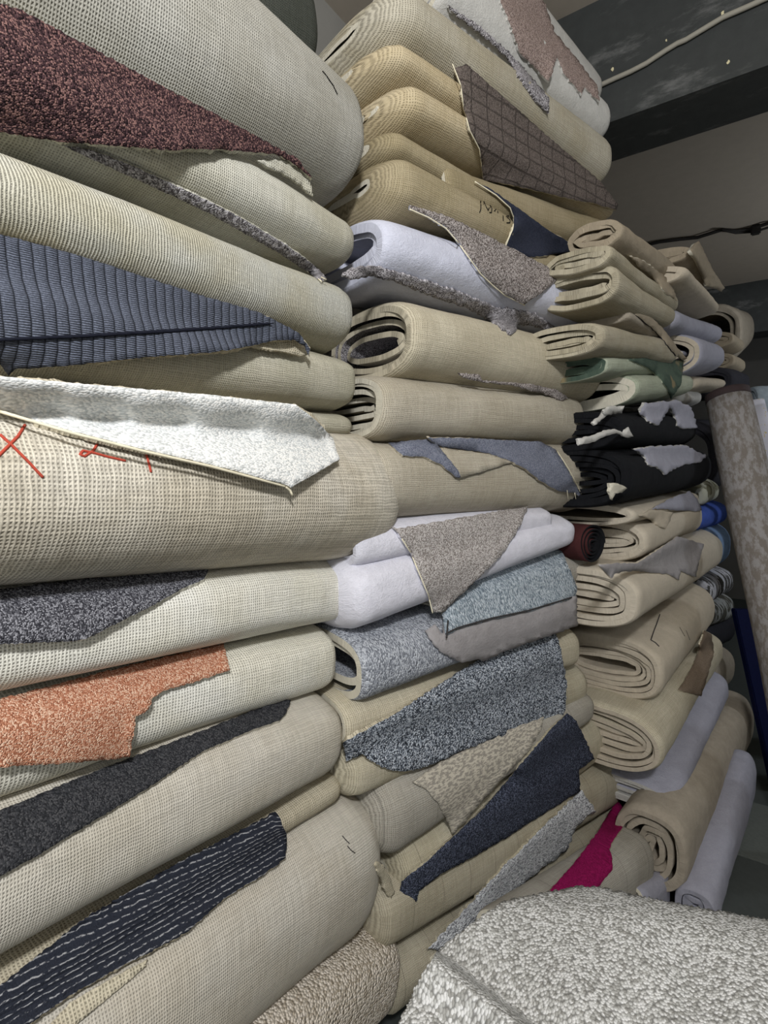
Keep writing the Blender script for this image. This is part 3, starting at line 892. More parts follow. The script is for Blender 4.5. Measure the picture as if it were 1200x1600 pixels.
b13 = Bs('B13', (572, 1000, 1120), (905, 915, 985), PL['bluegrey'], 'blue-grey nubby carpet folded pile side out with an open end', PL['bluegrey'], F['edge'], turns=2.1, th=.018, gap=.034, off=-.02, endL=(.03, .88))
b14 = Bs('B14', (545, 1105, 1185), (914, 978, 1052), J['warm'], 'yellowish jute-backed carpet with a big black-and-white speckled corner', PL['speckle'], off=.0)
b15 = Bs('B15', (545, 1178, 1275), (923, 1036, 1112), J['ruled'], 'jute-backed carpet just under the speckled corner, its end facing left', off=.01, endL=(.05, .25))
b16 = Bs('B16', (600, 1232, 1385), (935, 1078, 1138), J['greyed'], 'grey-backed carpet with a mottled beige corner, above the navy flap', m_camo, off=-.02, endL=(.07, .3))
b17 = Bs('B17', (632, 1335, 1430), (961, 1104, 1196), J['ruled'], 'ruled jute-backed carpet with a navy pile corner turned over', PL['navy'], off=-.005, endL=(.05, .3))
b18 = Bs('B18', (606, 1400, 1520), (981, 1180, 1268), J['ruled2'], 'ruled jute-backed carpet with a light grey nubby strip turned over', PL['lightloop'], off=-.01, endL=(.05, .3), extL=.02)
b19 = Bs('B19', (640, 1495, 1600), (985, 1258, 1318), J['ruled2'], 'jute-backed carpet between the light grey strip and the crimson pile', off=-.0, extL=.05)
b20 = Bs('B20', (720, 1490, 1560), (992, 1264, 1330), J['far'], 'carpet with a bright crimson pile corner near the foreground sheet', PL['crimson'], off=.0)
flap([b0, b0b], 'turned_corner', [(745, -60), (800, -60), (846, -8), (868, 52), (905, 95), (934, 136), (937, 158), (925, 150), (914, 136), (909, 148), (880, 114), (870, 90), (858, 127), (835, 105), (813, 84), (797, 38), (782, 0), (760, -30)],
     PL['mauve'], F['offwhite'], th=.007, lift=.004, jit=1.6, label='torn mauve pile side', iters=30)
flap([b1, b0], 'pile_edge', [(700, 8), (722, 22), (740, 33), (797, 82), (838, 128), (858, 152), (858, 176), (850, 172), (830, 144), (788, 86), (747, 49), (715, 26)], PL['grey'], PL['grey'], th=.006, lift=.008, jit=1.6, seed=2, step=7, label='grey pile edge')
flap([b3, b2], 'turned_corner', [(707, 100), (718, 90), (772, 138), (855, 212), (938, 283), (966, 320), (963, 328), (930, 318), (892, 311), (834, 297), (792, 288), (755, 282), (752, 255), (749, 233), (734, 204), (724, 167), (720, 133)],
     PL['gridbrown'], J['warm'], th=.006, lift=.010, jit=.9, seed=3, label='dark brown pile with a grid of grooves', iters=20)
threads(b3, 'hem_thread', [[(707, 100), (720, 133), (724, 167), (734, 204), (749, 233), (752, 255), (755, 282)]], m_thread, .0014, bs=[b3, b2], lift=.012)
flap([b4, b5], 'turned_corner', [(745, 284), (770, 297), (799, 318), (813, 327), (855, 358), (907, 389), (872, 397), (822, 403), (786, 393), (796, 372), (801, 358), (803, 337), (797, 326), (775, 306)], PL['navyfar'], J['warm'], th=.005, lift=.006, jit=.7, seed=4, label='plain navy pile side', iters=16)
threads(b4, 'hem_thread', [[(742, 284), (775, 305), (797, 325), (803, 342), (801, 358), (795, 372), (788, 390)]], m_thread, .0018, bs=[b4, b5], lift=.012)
strokes(b4, 'ink_mark', [[(751, 314), (751.5, 326), (749.5, 332)], [(756, 315), (760, 324), (763, 329), (764, 325)], [(766, 321), (768.5, 326), (768, 332), (765, 332)], [(772, 330), (775, 327)], [(777.5, 330), (778, 333)], [(786, 337), (786.5, 345)],
     [(791, 338), (795, 337), (793, 340), (797, 344), (797, 348), (792, 348)]], m_ink, .0026, lift=.002, label='black pen writing')
flap(b7, 'turned_corner', [(640, 320), (663, 326), (700, 338), (730, 352), (813, 394), (880, 430), (855, 451), (820, 476), (788, 459), (770, 444), (751, 426), (730, 397), (715, 376), (697, 355), (670, 338), (640, 326)],
     PL['greybrown'], F['lilac'], th=.008, lift=.005, jit=1.1, seed=5, label='grey-brown pile side')
threads(b7, 'hem_thread', [[(640, 327), (670, 340), (697, 357), (715, 378), (730, 399), (751, 428), (770, 446), (788, 461), (820, 477)]], m_thread, .0016, lift=.014)
flap([b8, b7], 'pile_edge', [(534, 428), (548, 418), (584, 416), (647, 434), (713, 455), (772, 480), (834, 490), (868, 511), (860, 522), (850, 518), (840, 512), (830, 509), (818, 510), (809, 507), (806, 518), (799, 523), (780, 510), (730, 482),
     (680, 466), (640, 450), (617, 440), (580, 432), (550, 436)], PL['grey'], PL['grey'], th=.006, lift=.006, jit=1.6, seed=6, label='ragged grey pile edge', step=7)
flap(b9, 'pile_edge', [(716, 582), (750, 586), (754, 594), (830, 600), (872, 610), (890, 623), (880, 626), (850, 616), (800, 602), (748, 596), (725, 590)], PL['greybrown'], PL['greybrown'], th=.005, lift=.008, jit=1.0, seed=7, step=6, label='grey pile edge')
gf = flap([b10, b10b], 'turned_corner', [(668, 684), (720, 684), (845, 690), (868, 702), (878, 718), (887, 733), (900, 758), (914, 787), (905, 776), (899, 771), (872, 767), (845, 752), (822, 733), (799, 721), (764, 708), (720, 702), (684, 697)],
     PL['greyblue'], J['taupe'], th=.008, lift=.014, jit=.8, seed=8, label='slate grey pile side')
threads(b10, 'frayed_thread', [[(870, 704), (888, 732), (902, 758), (914, 786)], [(912, 780), (914, 792)], [(905, 774), (908, 785)], [(898, 770), (900, 782)], [(886, 766), (888, 780)]], m_thread, .0014, lift=.022)
flap(b10, 'folded_layer', [(682, 698), (720, 703), (764, 709), (800, 722), (770, 732), (740, 741), (718, 747), (713, 731), (700, 716)], J['taupe'], PL['greyblue'], th=.006, lift=.008, jit=.6, seed=9, label='jute side of the folded corner')
flap(b10, 'folded_layer', [(606, 692), (640, 688), (680, 686), (686, 698), (716, 735), (720, 746), (712, 746), (690, 726), (664, 714), (630, 712)], PL['greyblue'], J['taupe'], th=.006, lift=.006, jit=.8, seed=10, label='slate grey pile inside the fold')
flap([b11a, b11b], 'turned_corner', [(612, 822), (621, 826), (826, 790), (816, 815), (807, 832), (784, 867), (753, 898), (720, 930), (692, 955), (676, 958), (672, 940), (669, 928), (653, 890), (642, 863), (628, 842)], PL['greybeige'], F['white'], th=.008, lift=.006, jit=1.3, seed=11, label='beige-grey pile side', iters=14)
threads(b11a, 'hem_thread', [[(628, 842), (642, 864), (653, 891), (669, 929), (676, 958)]], m_thread, .0016, bs=[b11a, b11b], lift=.016)
flap([b12, b13], 'turned_corner', [(690, 960), (745, 905), (807, 870), (868, 846), (878, 862), (884, 876), (902, 917), (901, 933), (826, 956), (768, 968), (715, 983), (697, 994)], PL['silverblue'], F['grey'], th=.008, lift=.016, jit=1.1, seed=12, label='silver-blue loop pile side', iters=14)
flap([b12, b13], 'felt_hem', [(690, 990), (715, 981), (768, 967), (826, 955), (901, 931), (903, 978), (845, 998), (800, 1014), (784, 1020), (755, 1034), (748, 1030), (722, 1036), (688, 1018), (664, 985), (680, 975)], F['grey'], F['grey'], th=.004, lift=.010, jit=1.2, seed=13, label='torn grey felt hem', iters=14)
threads(b12, 'stitch_line', [[(697, 990), (715, 981), (768, 966), (826, 954), (901, 931)], [(698, 997), (700, 970)]], m_dthread, .0022, bs=[b12, b13], lift=.032)
flap([b14, b15], 'turned_corner', [(536, 1160), (613, 1118), (688, 1068), (772, 1016), (866, 984), (877, 1014), (886, 1068), (884, 1100), (880, 1128), (850, 1134), (826, 1139), (772, 1154), (713, 1177), (680, 1193), (647, 1204), (625, 1205), (605, 1202), (588, 1194), (576, 1187), (566, 1178), (540, 1190)],
     PL['speckle'], J['warm'], th=.009, lift=.008, jit=1.3, seed=14, label='black-and-white speckled pile side', iters=14)
flap([b16, b15], 'turned_corner', [(645, 1222), (688, 1190), (770, 1150), (850, 1120), (846, 1140), (826, 1173), (788, 1214), (747, 1260), (708, 1304), (702, 1290), (688, 1260), (668, 1235)], m_camo, J['greyed'], th=.005, lift=.005, jit=1.0, seed=15, label='mottled beige and grey pile side', iters=14)
flap([b17, b16], 'turned_corner', [(822, 1184), (860, 1140), (886, 1114), (901, 1126), (915, 1156), (929, 1186), (905, 1203), (906, 1220), (907, 1236), (855, 1268), (797, 1306), (742, 1338), (688, 1366), (655, 1392), (648, 1423), (636, 1414), (622, 1402), (627, 1377), (666, 1347), (705, 1310), (757, 1262)],
     PL['navy'], J['ruled'], th=.007, lift=.007, jit=1.0, seed=16, label='navy pile side', iters=14)
flap([b18, b17], 'turned_corner', [(668, 1484), (723, 1424), (783, 1358), (848, 1292), (909, 1234), (920, 1250), (932, 1268), (915, 1278), (900, 1293), (894, 1310), (887, 1327), (870, 1342), (853, 1353), (809, 1388), (757, 1431), (723, 1457), (697, 1491), (682, 1484)],
     PL['lightloop'], J['ruled'], th=.008, lift=.006, jit=2.0, seed=17, label='light grey nubby pile side', iters=14)


def floor_plane(L, R=None, ang=None, z=(0.02, 0.02)):
    """vertical plane through the points where a carpet's near side meets the floor"""
    up_ = np.array([0, 0, 1.0])
    a = on_plane(L[0], L[1], (0, 0, z[0]), up_)
    if ang is None:
        b = on_plane(R[0], R[1], (0, 0, z[1]), up_)
        ang = math.atan2(b[1]-a[1], b[0]-a[0])
    return (tuple(a), ang)

b21 = Bs('B21', (820, 1468, 1570), (1029, 1318, 1424), J['greyed'], 'grey ribbed-back carpet end resting by the floor beside the crimson pile', pl=floor_plane((1029, 1424), ang=math.radians(-15)), D=.17, endR=(.06, .5))
b22 = Bs('B22', (1006, 1400, 1455), (1050, 1374, 1424), F['greylilac'], 'small grey-lilac felt-backed carpet lying lowest beside the crimson pile', pl=floor_plane((1050, 1424), ang=math.radians(-15)), D=.07)
flap([b20, b19, b21], 'turned_corner', [(850, 1400), (896, 1350), (935, 1298), (964, 1250), (975, 1262), (984, 1281), (970, 1297), (958, 1314), (952, 1327), (957, 1342), (957, 1359), (935, 1386), (900, 1400), (870, 1410)], PL['crimson'], J['far'], th=.006, lift=.006, jit=1.0, seed=18, label='crimson pile side', iters=30)
# ================================================================== third stack (open ends towards the viewer)
C_KW = dict(fine=.0022, turns=None, D=0.42, th=.014, gap=.020, endL=(.03, .90), endR=(.06, .65), p=2.6, wob=.005, rec=.008, ns=30, inner_wob=.010)
def Cs(key, L, R, mo, label, mi=None, me=None, pl=None, group=None, name='folded_carpet', **k):
    kw = dict(C_KW); kw.update(k)
    B = body(key, L, R, pl or C_PL, mo, mi or mo, me or mi or mo, **kw)
    thing(B, name, label, 'carpet', group or GC)
    return B
c1 = Cs('C1', (973, 330, 382), (1082, 420, 472), F['taupe'], 'smooth taupe carpet, topmost in the third stack, with a rounded end', p=2.2, gap=.018, D=.17)
c2 = Cs('C2', (957, 374, 414), (1064, 458, 496), J['far'], 'jute-backed carpet with a torn edge, second from the top in the third stack', off=-.01, D=.2)
c3 = Cs('C3', (968, 402, 470), (1058, 478, 516), J['far'], 'jute-backed carpet with a rolled open end beside the lilac felt carpet', off=-.02, gap=.022, D=.24)
c4b = Cs('C4b', (984, 474, 506), (1046, 508, 540), F['dun'], 'thin dun carpet with a drooping dark-edged tongue in the third stack', off=.01)
c4 = Cs('C4', (944, 496, 552), (1064, 524, 572), J['far'], 'jute-backed carpet directly above the sage green one', off=-.005, D=.26)
c5b = Cs('C5b', (950, 548, 590), (1070, 556, 592), J['green'], 'grey-green carpet with a camouflage flap, above the open sage green one', m_camog, off=.02, D=.3)
c5 = Cs('C5', (998, 574, 636), (1087, 578, 622), J['green'], 'sage green carpet with a wide open folded end', J['green'], F['edge'], turns=2.1, th=.020, gap=.034)
c6a = Cs('C6a', (975, 636, 704), (1092, 640, 702), F['black'], 'black felt-backed carpet with torn white fleece scraps, upper of two', F['black'], off=-.0)
c6b = Cs('C6b', (985, 698, 798), (1114, 698, 766), F['black'], 'black felt-backed carpet with a white fleece flap, lower of two', F['black'], off=-.02)
c7b = Cs('C7b', (992, 788, 826), (1096, 766, 796), F['beige'], 'thin beige felt carpet folded flat under the black ones', F['beige'], turns=2.0, th=.011, gap=.014, off=.005)
c7 = Cs('C7', (1012, 812, 886), (1101, 772, 838), F['beige'], 'beige felt-backed carpet with thick curled layers at its end, under the black ones', F['beige'], th=.014, gap=.019, off=-.01)
c8 = Cs('C8', (998, 896, 996), (1132, 826, 896), F['beige'], 'beige felt-backed carpet with a grey torn flap across its top', F['beige'], th=.016, gap=.023, off=-.04)
c9 = Cs('C9', (1036, 1008, 1110), (1120, 910, 990), F['beige2'], 'beige carpet with a stitched seam and several neat flat layers', F['beige2'], th=.014, gap=.018, off=-.06)
c10b = Cs('C10b', (1008, 1092, 1145), (1060, 1040, 1080), F['beige2'], 'small beige folded carpet wedged under the seamed beige one', F['beige2'], off=.02)
c10 = Cs('C10', (1034, 1128, 1230), (1133, 984, 1042), J['warm'], 'ribbed beige carpet with a brown pile corner at its far end', F['beige2'], off=-.09)
c11 = Cs('C11', (1056, 1244, 1286), (1142, 1046, 1100), F['greylilac'], 'grey-lilac felt-backed carpet below the ribbed beige one', F['offwhite'], pl=floor_plane((1081, 1412), (1178, 1166), z=(.05, .08)), off=.07, D=.34)
c12 = Cs('C12', (1074, 1296, 1412), (1180, 1088, 1170), F['dun'], 'big dusty dun carpet with crumpled layers at its end, near the floor', F['dun'], pl=floor_plane((1081, 1412), (1178, 1166), z=(.05, .08)), D=.24, th=.016, gap=.022, inner_wob=.016)
c13 = Cs('C13', (1128, 1376, 1440), (1184, 1176, 1256), F['greylilac'], 'grey-lilac felt-backed carpet lying lowest on the floor in the third stack', pl=floor_plane((1128, 1440), (1184, 1256)), D=.12, extL=.1)

flap([c2, c1], 'torn_edge', [(982, 399), (1007, 408), (1041, 433), (1054, 453), (1058, 471), (1050, 464), (1041, 459), (1030, 445), (1002, 419)], F['taupe'], F['edge'], th=.006, lift=.006, jit=1.0, seed=1, step=6, iters=12)
flap([c4b, c4], 'drooping_tongue', [(985, 478), (1000, 484), (1020, 497), (1040, 518), (1060, 545), (1074, 560), (1066, 563), (1056, 556), (1040, 535), (1020, 514), (1000, 497), (988, 488)], F['taupe'], F['charcoal'], th=.006, lift=.012, jit=.8, seed=2, step=6, iters=12)
flap([c5b, c5], 'turned_corner', [(980, 561), (1010, 559), (1069, 563), (1066, 585), (1064, 601), (1048, 624), (1042, 606), (1030, 590), (1010, 574)], m_camog, J['green'], th=.006, lift=.010, jit=.7, seed=3, step=6, label='camouflage green pile side', iters=12)
flap([c6a, c5], 'fleece_scrap', [(1007, 630), (1058, 625), (1081, 637), (1090, 668), (1070, 670), (1058, 665), (1055, 651), (1047, 637), (1030, 664), (1018, 661), (999, 645)], F['greylilac'], F['offwhite'], th=.010, lift=.014, jit=1.4, seed=4, step=6, label='torn white fleece', iters=12)
flap([c6a], 'fleece_scrap', [(902, 686), (925, 681), (945, 672), (960, 670), (975, 676), (982, 667), (990, 682), (980, 684), (965, 677), (948, 680), (930, 690), (905, 695)], F['offwhite'], F['offwhite'], th=.006, lift=.010, jit=1.0, seed=5, step=6)
flap([c6a, c5], 'fleece_scrap', [(925, 661), (945, 640), (958, 634), (975, 636), (972, 646), (958, 646), (945, 652), (930, 664)], F['offwhite'], F['offwhite'], th=.006, lift=.010, jit=1.2, seed=6, step=6)
flap([c6b, c6a], 'fleece_scrap', [(990, 702), (1030, 697), (1070, 696), (1104, 712), (1095, 722), (1075, 725), (1058, 730), (1038, 742), (1027, 729), (1013, 726), (1007, 713)], F['greylilac'], F['offwhite'], th=.010, lift=.012, jit=1.6, seed=7, step=6, label='torn white fleece', iters=12)
flap([c6b], 'fleece_scrap', [(952, 756), (962, 755), (972, 758), (980, 763), (972, 770), (962, 771), (957, 782), (953, 780)], F['edge'], F['edge'], th=.008, lift=.012, jit=1.0, seed=8, step=5)
flap([c7b, c7], 'turned_corner', [(1018, 795), (1045, 780), (1078, 767), (1090, 780), (1097, 797), (1084, 799), (1060, 798), (1040, 796)], F['greylilac'], F['beige'], th=.007, lift=.016, jit=1.0, seed=9, step=6, label='grey felt side', iters=12)
flap([c7, c7b], 'folded_layer', [(1000, 806), (1018, 796), (1052, 800), (1046, 816), (1040, 826), (1030, 822), (1015, 812)], F['beige2'], F['beige'], th=.008, lift=.012, jit=.8, seed=10, step=6, iters=12)
flap([c8, c7], 'torn_flap', [(935, 882), (960, 880), (996, 880), (1030, 858), (1058, 838), (1100, 850), (1092, 880), (1088, 902), (1081, 900), (1064, 892), (1061, 907), (1044, 897), (1015, 895), (996, 892), (975, 893), (960, 897), (956, 904), (945, 893)], F['grey'], F['beige'], th=.006, lift=.008, jit=.8, seed=11, step=7, label='torn grey felt side', iters=10)
strokes([c9], 'seam', [[(1031, 960), (1026, 975), (1022, 985), (1017, 1000)], [(1017, 1000), (1024, 1004), (1030, 1010)]], m_dthread, .004, lift=.003)
strokes([c9], 'crease', [[(1062, 980), (1070, 994)], [(1072, 985), (1078, 1000)]], m_dthread, .002, lift=.002)
flap([c10, c9], 'turned_corner', [(1060, 1078), (1075, 1054), (1088, 1027), (1100, 985), (1112, 991), (1116, 1019), (1107, 1053), (1096, 1088), (1080, 1084)], PL['brown'], J['warm'], th=.006, lift=.006, jit=.8, seed=12, step=7, label='brown pile side', iters=10)

# small dark roll seen end-on between the second and third stacks
def spiral_roll(name, label, p0, p1, r, turns, th, mo, mi, me, group=None, cat='carpet'):
    p0, p1 = np.array(p0, float), np.array(p1, float)
    e = (p1-p0)/np.linalg.norm(p1-p0)
    a = np.cross(e, (0, 0, 1.0))
    if np.linalg.norm(a) < 0.2: a = np.cross(e, (0, 1.0, 0))
    a /= np.linalg.norm(a)
    c = np.cross(a, e)
    n = int(40*turns)
    ts = np.linspace(0, 2*math.pi*turns, n+1)
    rr = r-(r*0.88)*ts/(2*math.pi*turns)
    ns = 10
    L = np.linalg.norm(p1-p0)
    vs = []
    uv = []
    for side in (0, 1):
        for i in range(ns):
            s = L*i/(ns-1)
            for j, t in enumerate(ts):
                q = max(rr[j]-(th if side else 0), 0.002)+0.0015*math.sin(3*t+s*9)
                s2 = s+(0.004*math.sin(t*0.7) if i == 0 else 0)
                vs.append(p0+e*s2+(a*math.cos(t)+c*math.sin(t))*q)
                uv.append((s, t*r))
    Tn = n+1
    N1 = ns*Tn
    fs, mi_ = [], []
    for i in range(ns-1):
        for j in range(n):
            q = [i*Tn+j, (i+1)*Tn+j, (i+1)*Tn+j+1, i*Tn+j+1]
            fs.append(q); mi_.append(0)
            fs.append([k+N1 for k in q[::-1]]); mi_.append(1)
    for j in range(n):
        fs.append([j, j+1, j+1+N1, j+N1]); mi_.append(2)
        b = (ns-1)*Tn
        fs.append([b+j, b+j+N1, b+j+1+N1, b+j+1]); mi_.append(2)
    o = mesh_obj(name, vs, fs, [mo, mi, me], None, p0, mi_, uv, [k < 2 for k in mi_])
    return tag(o, label, cat, group)
pr = at_depth(927, 850, 1.76)
pr2 = pr+np.array([0.10, 0.26, 0.0])
spiral_roll('carpet_roll', 'small tight dark brown carpet roll seen end-on between the second and third stacks', pr, pr2, .068, 5, .006, felt('felt_maroonbrown', (72, 40, 40)), F['black'], F['black'])

# ================================================================== carpets beyond the third stack
def Ds(key, L, R, mo, label, mi=None, me=None, pl=D_PL, **k):
    kw = dict(turns=2.4, D=.5, th=.018, gap=.034, endL=(.05, .9), endR=(.06, .7), ns=20, per=44, inner_wob=.014)
    kw.update(k)
    return Cs(key, L, R, mo, label, mi, me, pl, GD, **kw)
d1 = Ds('D1', (1082, 372, 408), (1118, 420, 452), F['taupe'], 'dun carpet with a long hanging tongue, highest at the far end under the ceiling wires', off=-.02)
flap([d1], 'hanging_tongue', [(1078, 390), (1085, 380), (1092, 376), (1100, 392), (1112, 418), (1126, 440), (1133, 450), (1127, 456), (1114, 449), (1102, 445), (1092, 420), (1085, 402)], F['taupe'], F['edge'], th=.012, lift=.03, jit=.6, seed=1, step=7)
d2 = Ds('D2', (1074, 402, 440), (1130, 470, 500), F['beige2'], 'tapering olive-dun carpet just below the hanging tongue', off=-.05, endR=(.12, .25))
d3 = Ds('D3', (1060, 468, 520), (1130, 500, 545), F['greylilac'], 'pale grey felt-backed carpet with a dark gap, below the tapering carpet', off=.0)
d4 = Ds('D4', (1098, 510, 590), (1134, 525, 585), F['greylilac'], 'white fleece-backed carpet with a coiled beige end at the far end', F['beige2'], F['beige2'], off=-.05, turns=3.0)
d5 = Ds('D5', (1092, 580, 614), (1136, 586, 612), F['beige2'], 'small beige carpet with an open folded end above the leaning mottled roll', off=.0)
d6 = Ds('D6', (1060, 598, 640), (1100, 606, 640), F['offwhite'], 'off-white carpet end squeezed above the white fleece scraps', off=.05)
e1 = Ds('E1', (1160, 462, 575), (1172, 470, 560), F['dun'], 'tall dun folded carpet furthest back with a layered end', pl=E_PL, off=.0, extR=.4, turns=3.0)
e2 = Ds('E2', (1148, 512, 545), (1164, 522, 556), F['taupe'], 'taupe carpet coil squeezed below the furthest dun carpet', pl=E_PL, off=-.03, turns=3.0)
e3 = Ds('E3', (1150, 545, 578), (1166, 552, 590), F['taupe'], 'taupe carpet coil directly above the dark slate carpet far back', pl=E_PL, off=-.05, turns=3.0)
e4 = Ds('E4', (1148, 566, 620), (1172, 572, 622), F['charcoal'], 'dark slate felt carpet hanging behind the leaning mottled roll', pl=E_PL, off=-.08)
g1 = Ds('G1', (1104, 752, 800), (1126, 740, 790), camo('olive_patch', (176, 176, 160), (96, 92, 70), su=7, sv=9), 'olive and off-white patterned carpet roll behind the lower black carpet', off=.02)
g2 = Ds('G2', (1100, 790, 836), (1138, 778, 826), F['blue'], 'bright blue carpet roll behind the beige ones beside the leaning roll', F['navy'], off=.0)
g3 = Ds('G3', (1112, 824, 905), (1144, 812, 890), F['paleblue'], 'pale blue and navy carpet roll beside the leaning mottled roll', F['navy'], off=-.02)
g4 = Ds('G4', (1112, 900, 956), (1148, 884, 932), camo('bold_patch', (190, 190, 196), (66, 64, 60), su=12, sv=5, lo=.49, hi=.51), 'carpet roll with bold white and dark patches below the pale blue one', off=.0)
g5 = Ds('G5', (1110, 945, 990), (1149, 925, 975), camo('bold_patch_green', (150, 152, 150), (70, 68, 60), su=10, sv=6, lo=.49, hi=.51), 'carpet roll with grey and olive patches below the bold patched one', off=.03)
g6 = Ds('G6', (1110, 975, 1030), (1150, 955, 1010), F['charcoal'], 'charcoal carpet with layered folds lying low beside the blue post', off=.05, turns=3.4)
g7 = Ds('G7', (1120, 1020, 1100), (1150, 1010, 1080), F['dun'], 'dusty grey carpet lying low behind the grey-lilac felt', off=-.04)
g8 = Ds('G8', (1120, 650, 778), (1150, 650, 768), F['charcoal'], 'charcoal carpet stacked behind the two black ones', off=.06)

# ================================================================== rolls standing in the aisle
def upright_roll(label, px0, px1, r, mat, mat_band, inner, band=0.035, name='carpet_roll', group='rolls leaning in the aisle', spiral=True):
    """carpet rolled up tight and stood on end: wound outer sheet, bound top edge, spiral inside"""
    bot, top = np.array(px0, float), np.array(px1, float)
    e = (top-bot)/np.linalg.norm(top-bot)
    root = bpy.data.objects.new(name, None)
    root.location = Vector(bot)
    root['_o'] = [float(c) for c in bot]
    COL.objects.link(root)
    tag(root, label, 'carpet', group)
    a = np.cross(e, (0, 1.0, 0)); a /= np.linalg.norm(a)
    c = np.cross(e, a)
    L = np.linalg.norm(top-bot)
    aw = bot-CAM
    seam = math.atan2(np.dot(aw, c), np.dot(aw, a))
    def shell(nm, s0, s1, ra, mt, turns=1.0, th=.010, ns=16, r_end=None):
        n = int(56*turns)
        ts = np.linspace(0, 2*math.pi*turns, n+1)
        rr = ra-(ra-(r_end or ra-th*1.05))*ts/ts[-1]
        vs, uv, fs, mm = [], [], [], []
        for side in (0, 1):
            for i in range(ns):
                s = s0+(s1-s0)*i/(ns-1)
                wb = 0.003*math.sin(s*5.1)
                for j, t in enumerate(ts):
                    q = max(rr[j]-(th if side else 0), .002)+wb
                    vs.append(bot+e*s+(a*math.cos(t+seam)+c*math.sin(t+seam))*q)
                    uv.append((s, t*ra))
        Tn, N1 = n+1, ns*(n+1)
        for i in range(ns-1):
            for j in range(n):
                q = [i*Tn+j, i*Tn+j+1, (i+1)*Tn+j+1, (i+1)*Tn+j]
                fs.append(q); mm.append(0)
                fs.append([k+N1 for k in q[::-1]]); mm.append(1)
        for j in range(n):
            fs.append([j, j+N1, j+1+N1, j+1]); mm.append(1)
            b = (ns-1)*Tn
            fs.append([b+j, b+j+1, b+j+1+N1, b+j+N1]); mm.append(1)
        return mesh_obj(nm, vs, fs, [mt, inner], root, bot, mm, uv, True)
    shell('outer_layer', 0, L-band, r, mat, 1.0)
    shell('bound_edge', L-band, L, r+.002, mat_band, 1.0, .012, 4)
    shell('inner_winding', 0.01, L-0.012, r-.014, inner, 4.0, .006, 6, r_end=.02)
    return root
m_mott = camo('mottled_taupe', (124, 117, 110), (152, 149, 147), su=20, sv=36, lo=.42, hi=.58)
m_yel = camo('white_yellow', (196, 196, 206), (192, 172, 60), su=34, sv=30, lo=.60, hi=.62)
m_band = plain('bound_brown', (62, 52, 52), .8)
top = at_depth(1137, 614, 2.5)
bot = at_depth(1296, 1390, 2.02); bot[2] = 0.012
upright_roll('mottled taupe and grey carpet roll leaning upright with a dark bound top', bot, top, .098, m_mott, m_band, F['charcoal'])
top2 = at_depth(1179, 628, 2.95)
bot2 = at_depth(1330, 1250, 2.55); bot2[2] = 0.012
upright_roll('white carpet roll with yellow spots standing behind the mottled roll', bot2, top2, .055, m_yel, m_yel, F['offwhite'])
top3 = at_depth(1222, 640, 3.1)
bot3 = at_depth(1360, 1210, 2.8); bot3[2] = 0.012
upright_roll('brown carpet roll with a pale rim at the right edge', bot3, top3, .10, felt('felt_darkbrown', (84, 78, 70)), m_band, F['charcoal'])
# fluffy pale rug bundle behind the rolls
w1 = Ds('W1', (1184, 600, 656), (1262, 600, 656), felt('felt_frost', (158, 170, 178), .25), 'fluffy pale grey-blue rug end at the right edge behind the rolls', pl=((top3[0], top3[1]+.02, 0), math.radians(-60)), off=-.06, turns=3.0, D=.14)
# blue post
bt, bb = at_depth(1156, 951, 2.75), at_depth(1224, 1260, 2.55)
bb = bb+(bb-bt)*(bb[2]-0.0)/(bt[2]-bb[2]) if bt[2] > bb[2] else bb
import bmesh
def slab(name, p0, p1, wv, dv, mat, label, cat):
    p0, p1, wv, dv = [np.array(q, float) for q in (p0, p1, wv, dv)]
    vs = []
    for p in (p0, p1):
        for sx, sy in ((-1, -1), (1, -1), (1, 1), (-1, 1)):
            vs.append(p+wv*sx/2+dv*sy/2)
    fs = [[3, 2, 1, 0], [4, 5, 6, 7]]+[[i, (i+1) % 4, (i+1) % 4+4, i+4] for i in range(4)]
    bm = bmesh.new()
    bv = [bm.verts.new(Vector(q)) for q in vs]
    for f in fs: bm.faces.new([bv[i] for i in f])
    bmesh.ops.recalc_face_normals(bm, faces=bm.faces[:])
    bmesh.ops.bevel(bm, geom=bm.edges[:], offset=min(np.linalg.norm(wv), np.linalg.norm(dv))*.12, segments=2, affect='EDGES')
    bm.verts.index_update()
    v = [np.array(q.co) for q in bm.verts]
    f = [[q.index for q in g.verts] for g in bm.faces]
    bm.free()
    return tag(mesh_obj(name, v, f, mat, None, p0, smooth=False), label, cat)
slab('blue_panel', bb, bt, RT*.075, FW*.04, plain('blue_paint', (26, 34, 80), .6), 'narrow dark blue panel leaning behind the mottled roll', 'panel')

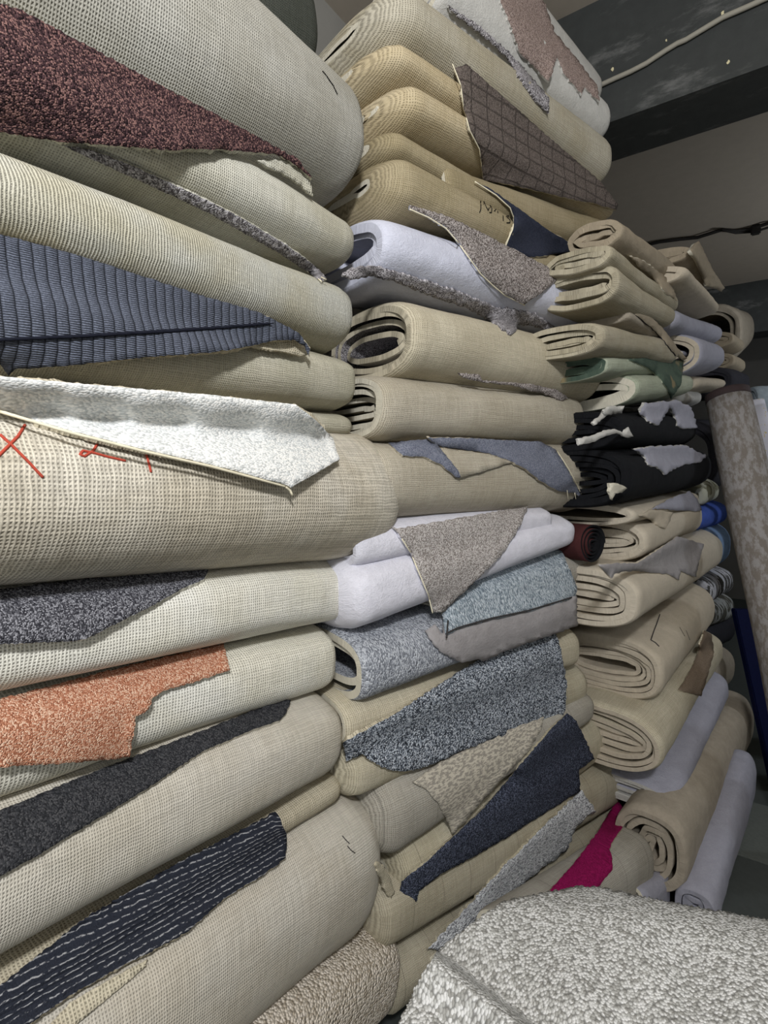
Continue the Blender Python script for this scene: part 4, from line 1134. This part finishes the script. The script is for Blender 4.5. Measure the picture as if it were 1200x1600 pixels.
# ================================================================== foreground sheet
# a folded carpet lying on a low pile in front, its corner curled up
FG_Z = 0.80
def fg_surf(px, py):
    d = ray(px, py)
    # gently tilted top of the pile, rising towards the viewer at the curled corner
    P0 = np.array([1.0, 0.1, FG_Z])
    N = np.array([-0.10, 0.05, 1.0])
    t = np.dot(P0-CAM, N)/np.dot(d, N)
    # ridge of the curled corner: right edge of the curl runs down to the right
    xr = 688+(py-1488)*1.28
    u = (px-xr)
    if u < 0: up_ = 0.085*(1-math.exp(u/9.0))-0.055*min(1.0, -u/130.0)
    else: up_ = -0.022*math.exp(-(u/60.0)**2)
    up_ += 0.004*math.sin(px*.021+py*.013)+0.003*math.sin(px*.05-py*.02)
    ed = max(0.0, 1-(py-(1388+max(0, px-920)*.17))/40.0)
    return t-up_*t*1.0+0.03*ed*ed
FG = dict(e=np.array([.574, -.819, 0]), up=np.array([.819, .574, 0]), nb=np.array([0, 0, -1.0]), P=np.array([0, 0, FG_Z]), cL=np.array([.9, .3, FG_Z]))
froot = bpy.data.objects.new('loop_carpet', None)
froot.location = (1.0, 0.1, 0.60)
froot['_o'] = [1.0, 0.1, 0.60]
COL.objects.link(froot)
tag(froot, 'light grey nubby loop carpet sheet spread out in the foreground with a curled corner', 'carpet')
FG['root'] = froot
flap(FG, 'sheet', [(600, 1640), (622, 1600), (640, 1562), (660, 1520), (680, 1490), (700, 1470), (740, 1440), (780, 1412), (805, 1402), (850, 1395), (905, 1384), (935, 1385), (985, 1396), (1040, 1408), (1100, 1419), (1150, 1428), (1200, 1436), (1290, 1450),
     (1330, 1500), (1330, 1700), (1250, 1760), (580, 1760), (580, 1680)], PL['loop'], J['cream'], th=.012, lift=0.0, jit=2.2, step=7, surf=fg_surf, seed=1)
q0 = CAM+FW*np.array([1, 1, 0])*.90
q0[2] = .385
fw2 = np.array([math.cos(YAW), math.sin(YAW), 0])
fgb = body('FGB', (0, 0, 1), (1, 0, 1), ((0, 0, 0), YAW-math.pi/2), J['cream'], J['cream'], D=.42, turns=1.3, endL=(.03, .9), endR=(.03, .9), p=5.0,
           world=(q0+RT*.17-fw2*.42, q0+RT*.70-fw2*.42, .72))
mesh_obj('wound_body', fgb['v'], fgb['f'], fgb['mats'], froot, None, fgb['midx'], fgb['uv'], fgb['smooth'])

for o in bpy.data.objects:
    if '_o' in o.keys(): del o['_o']
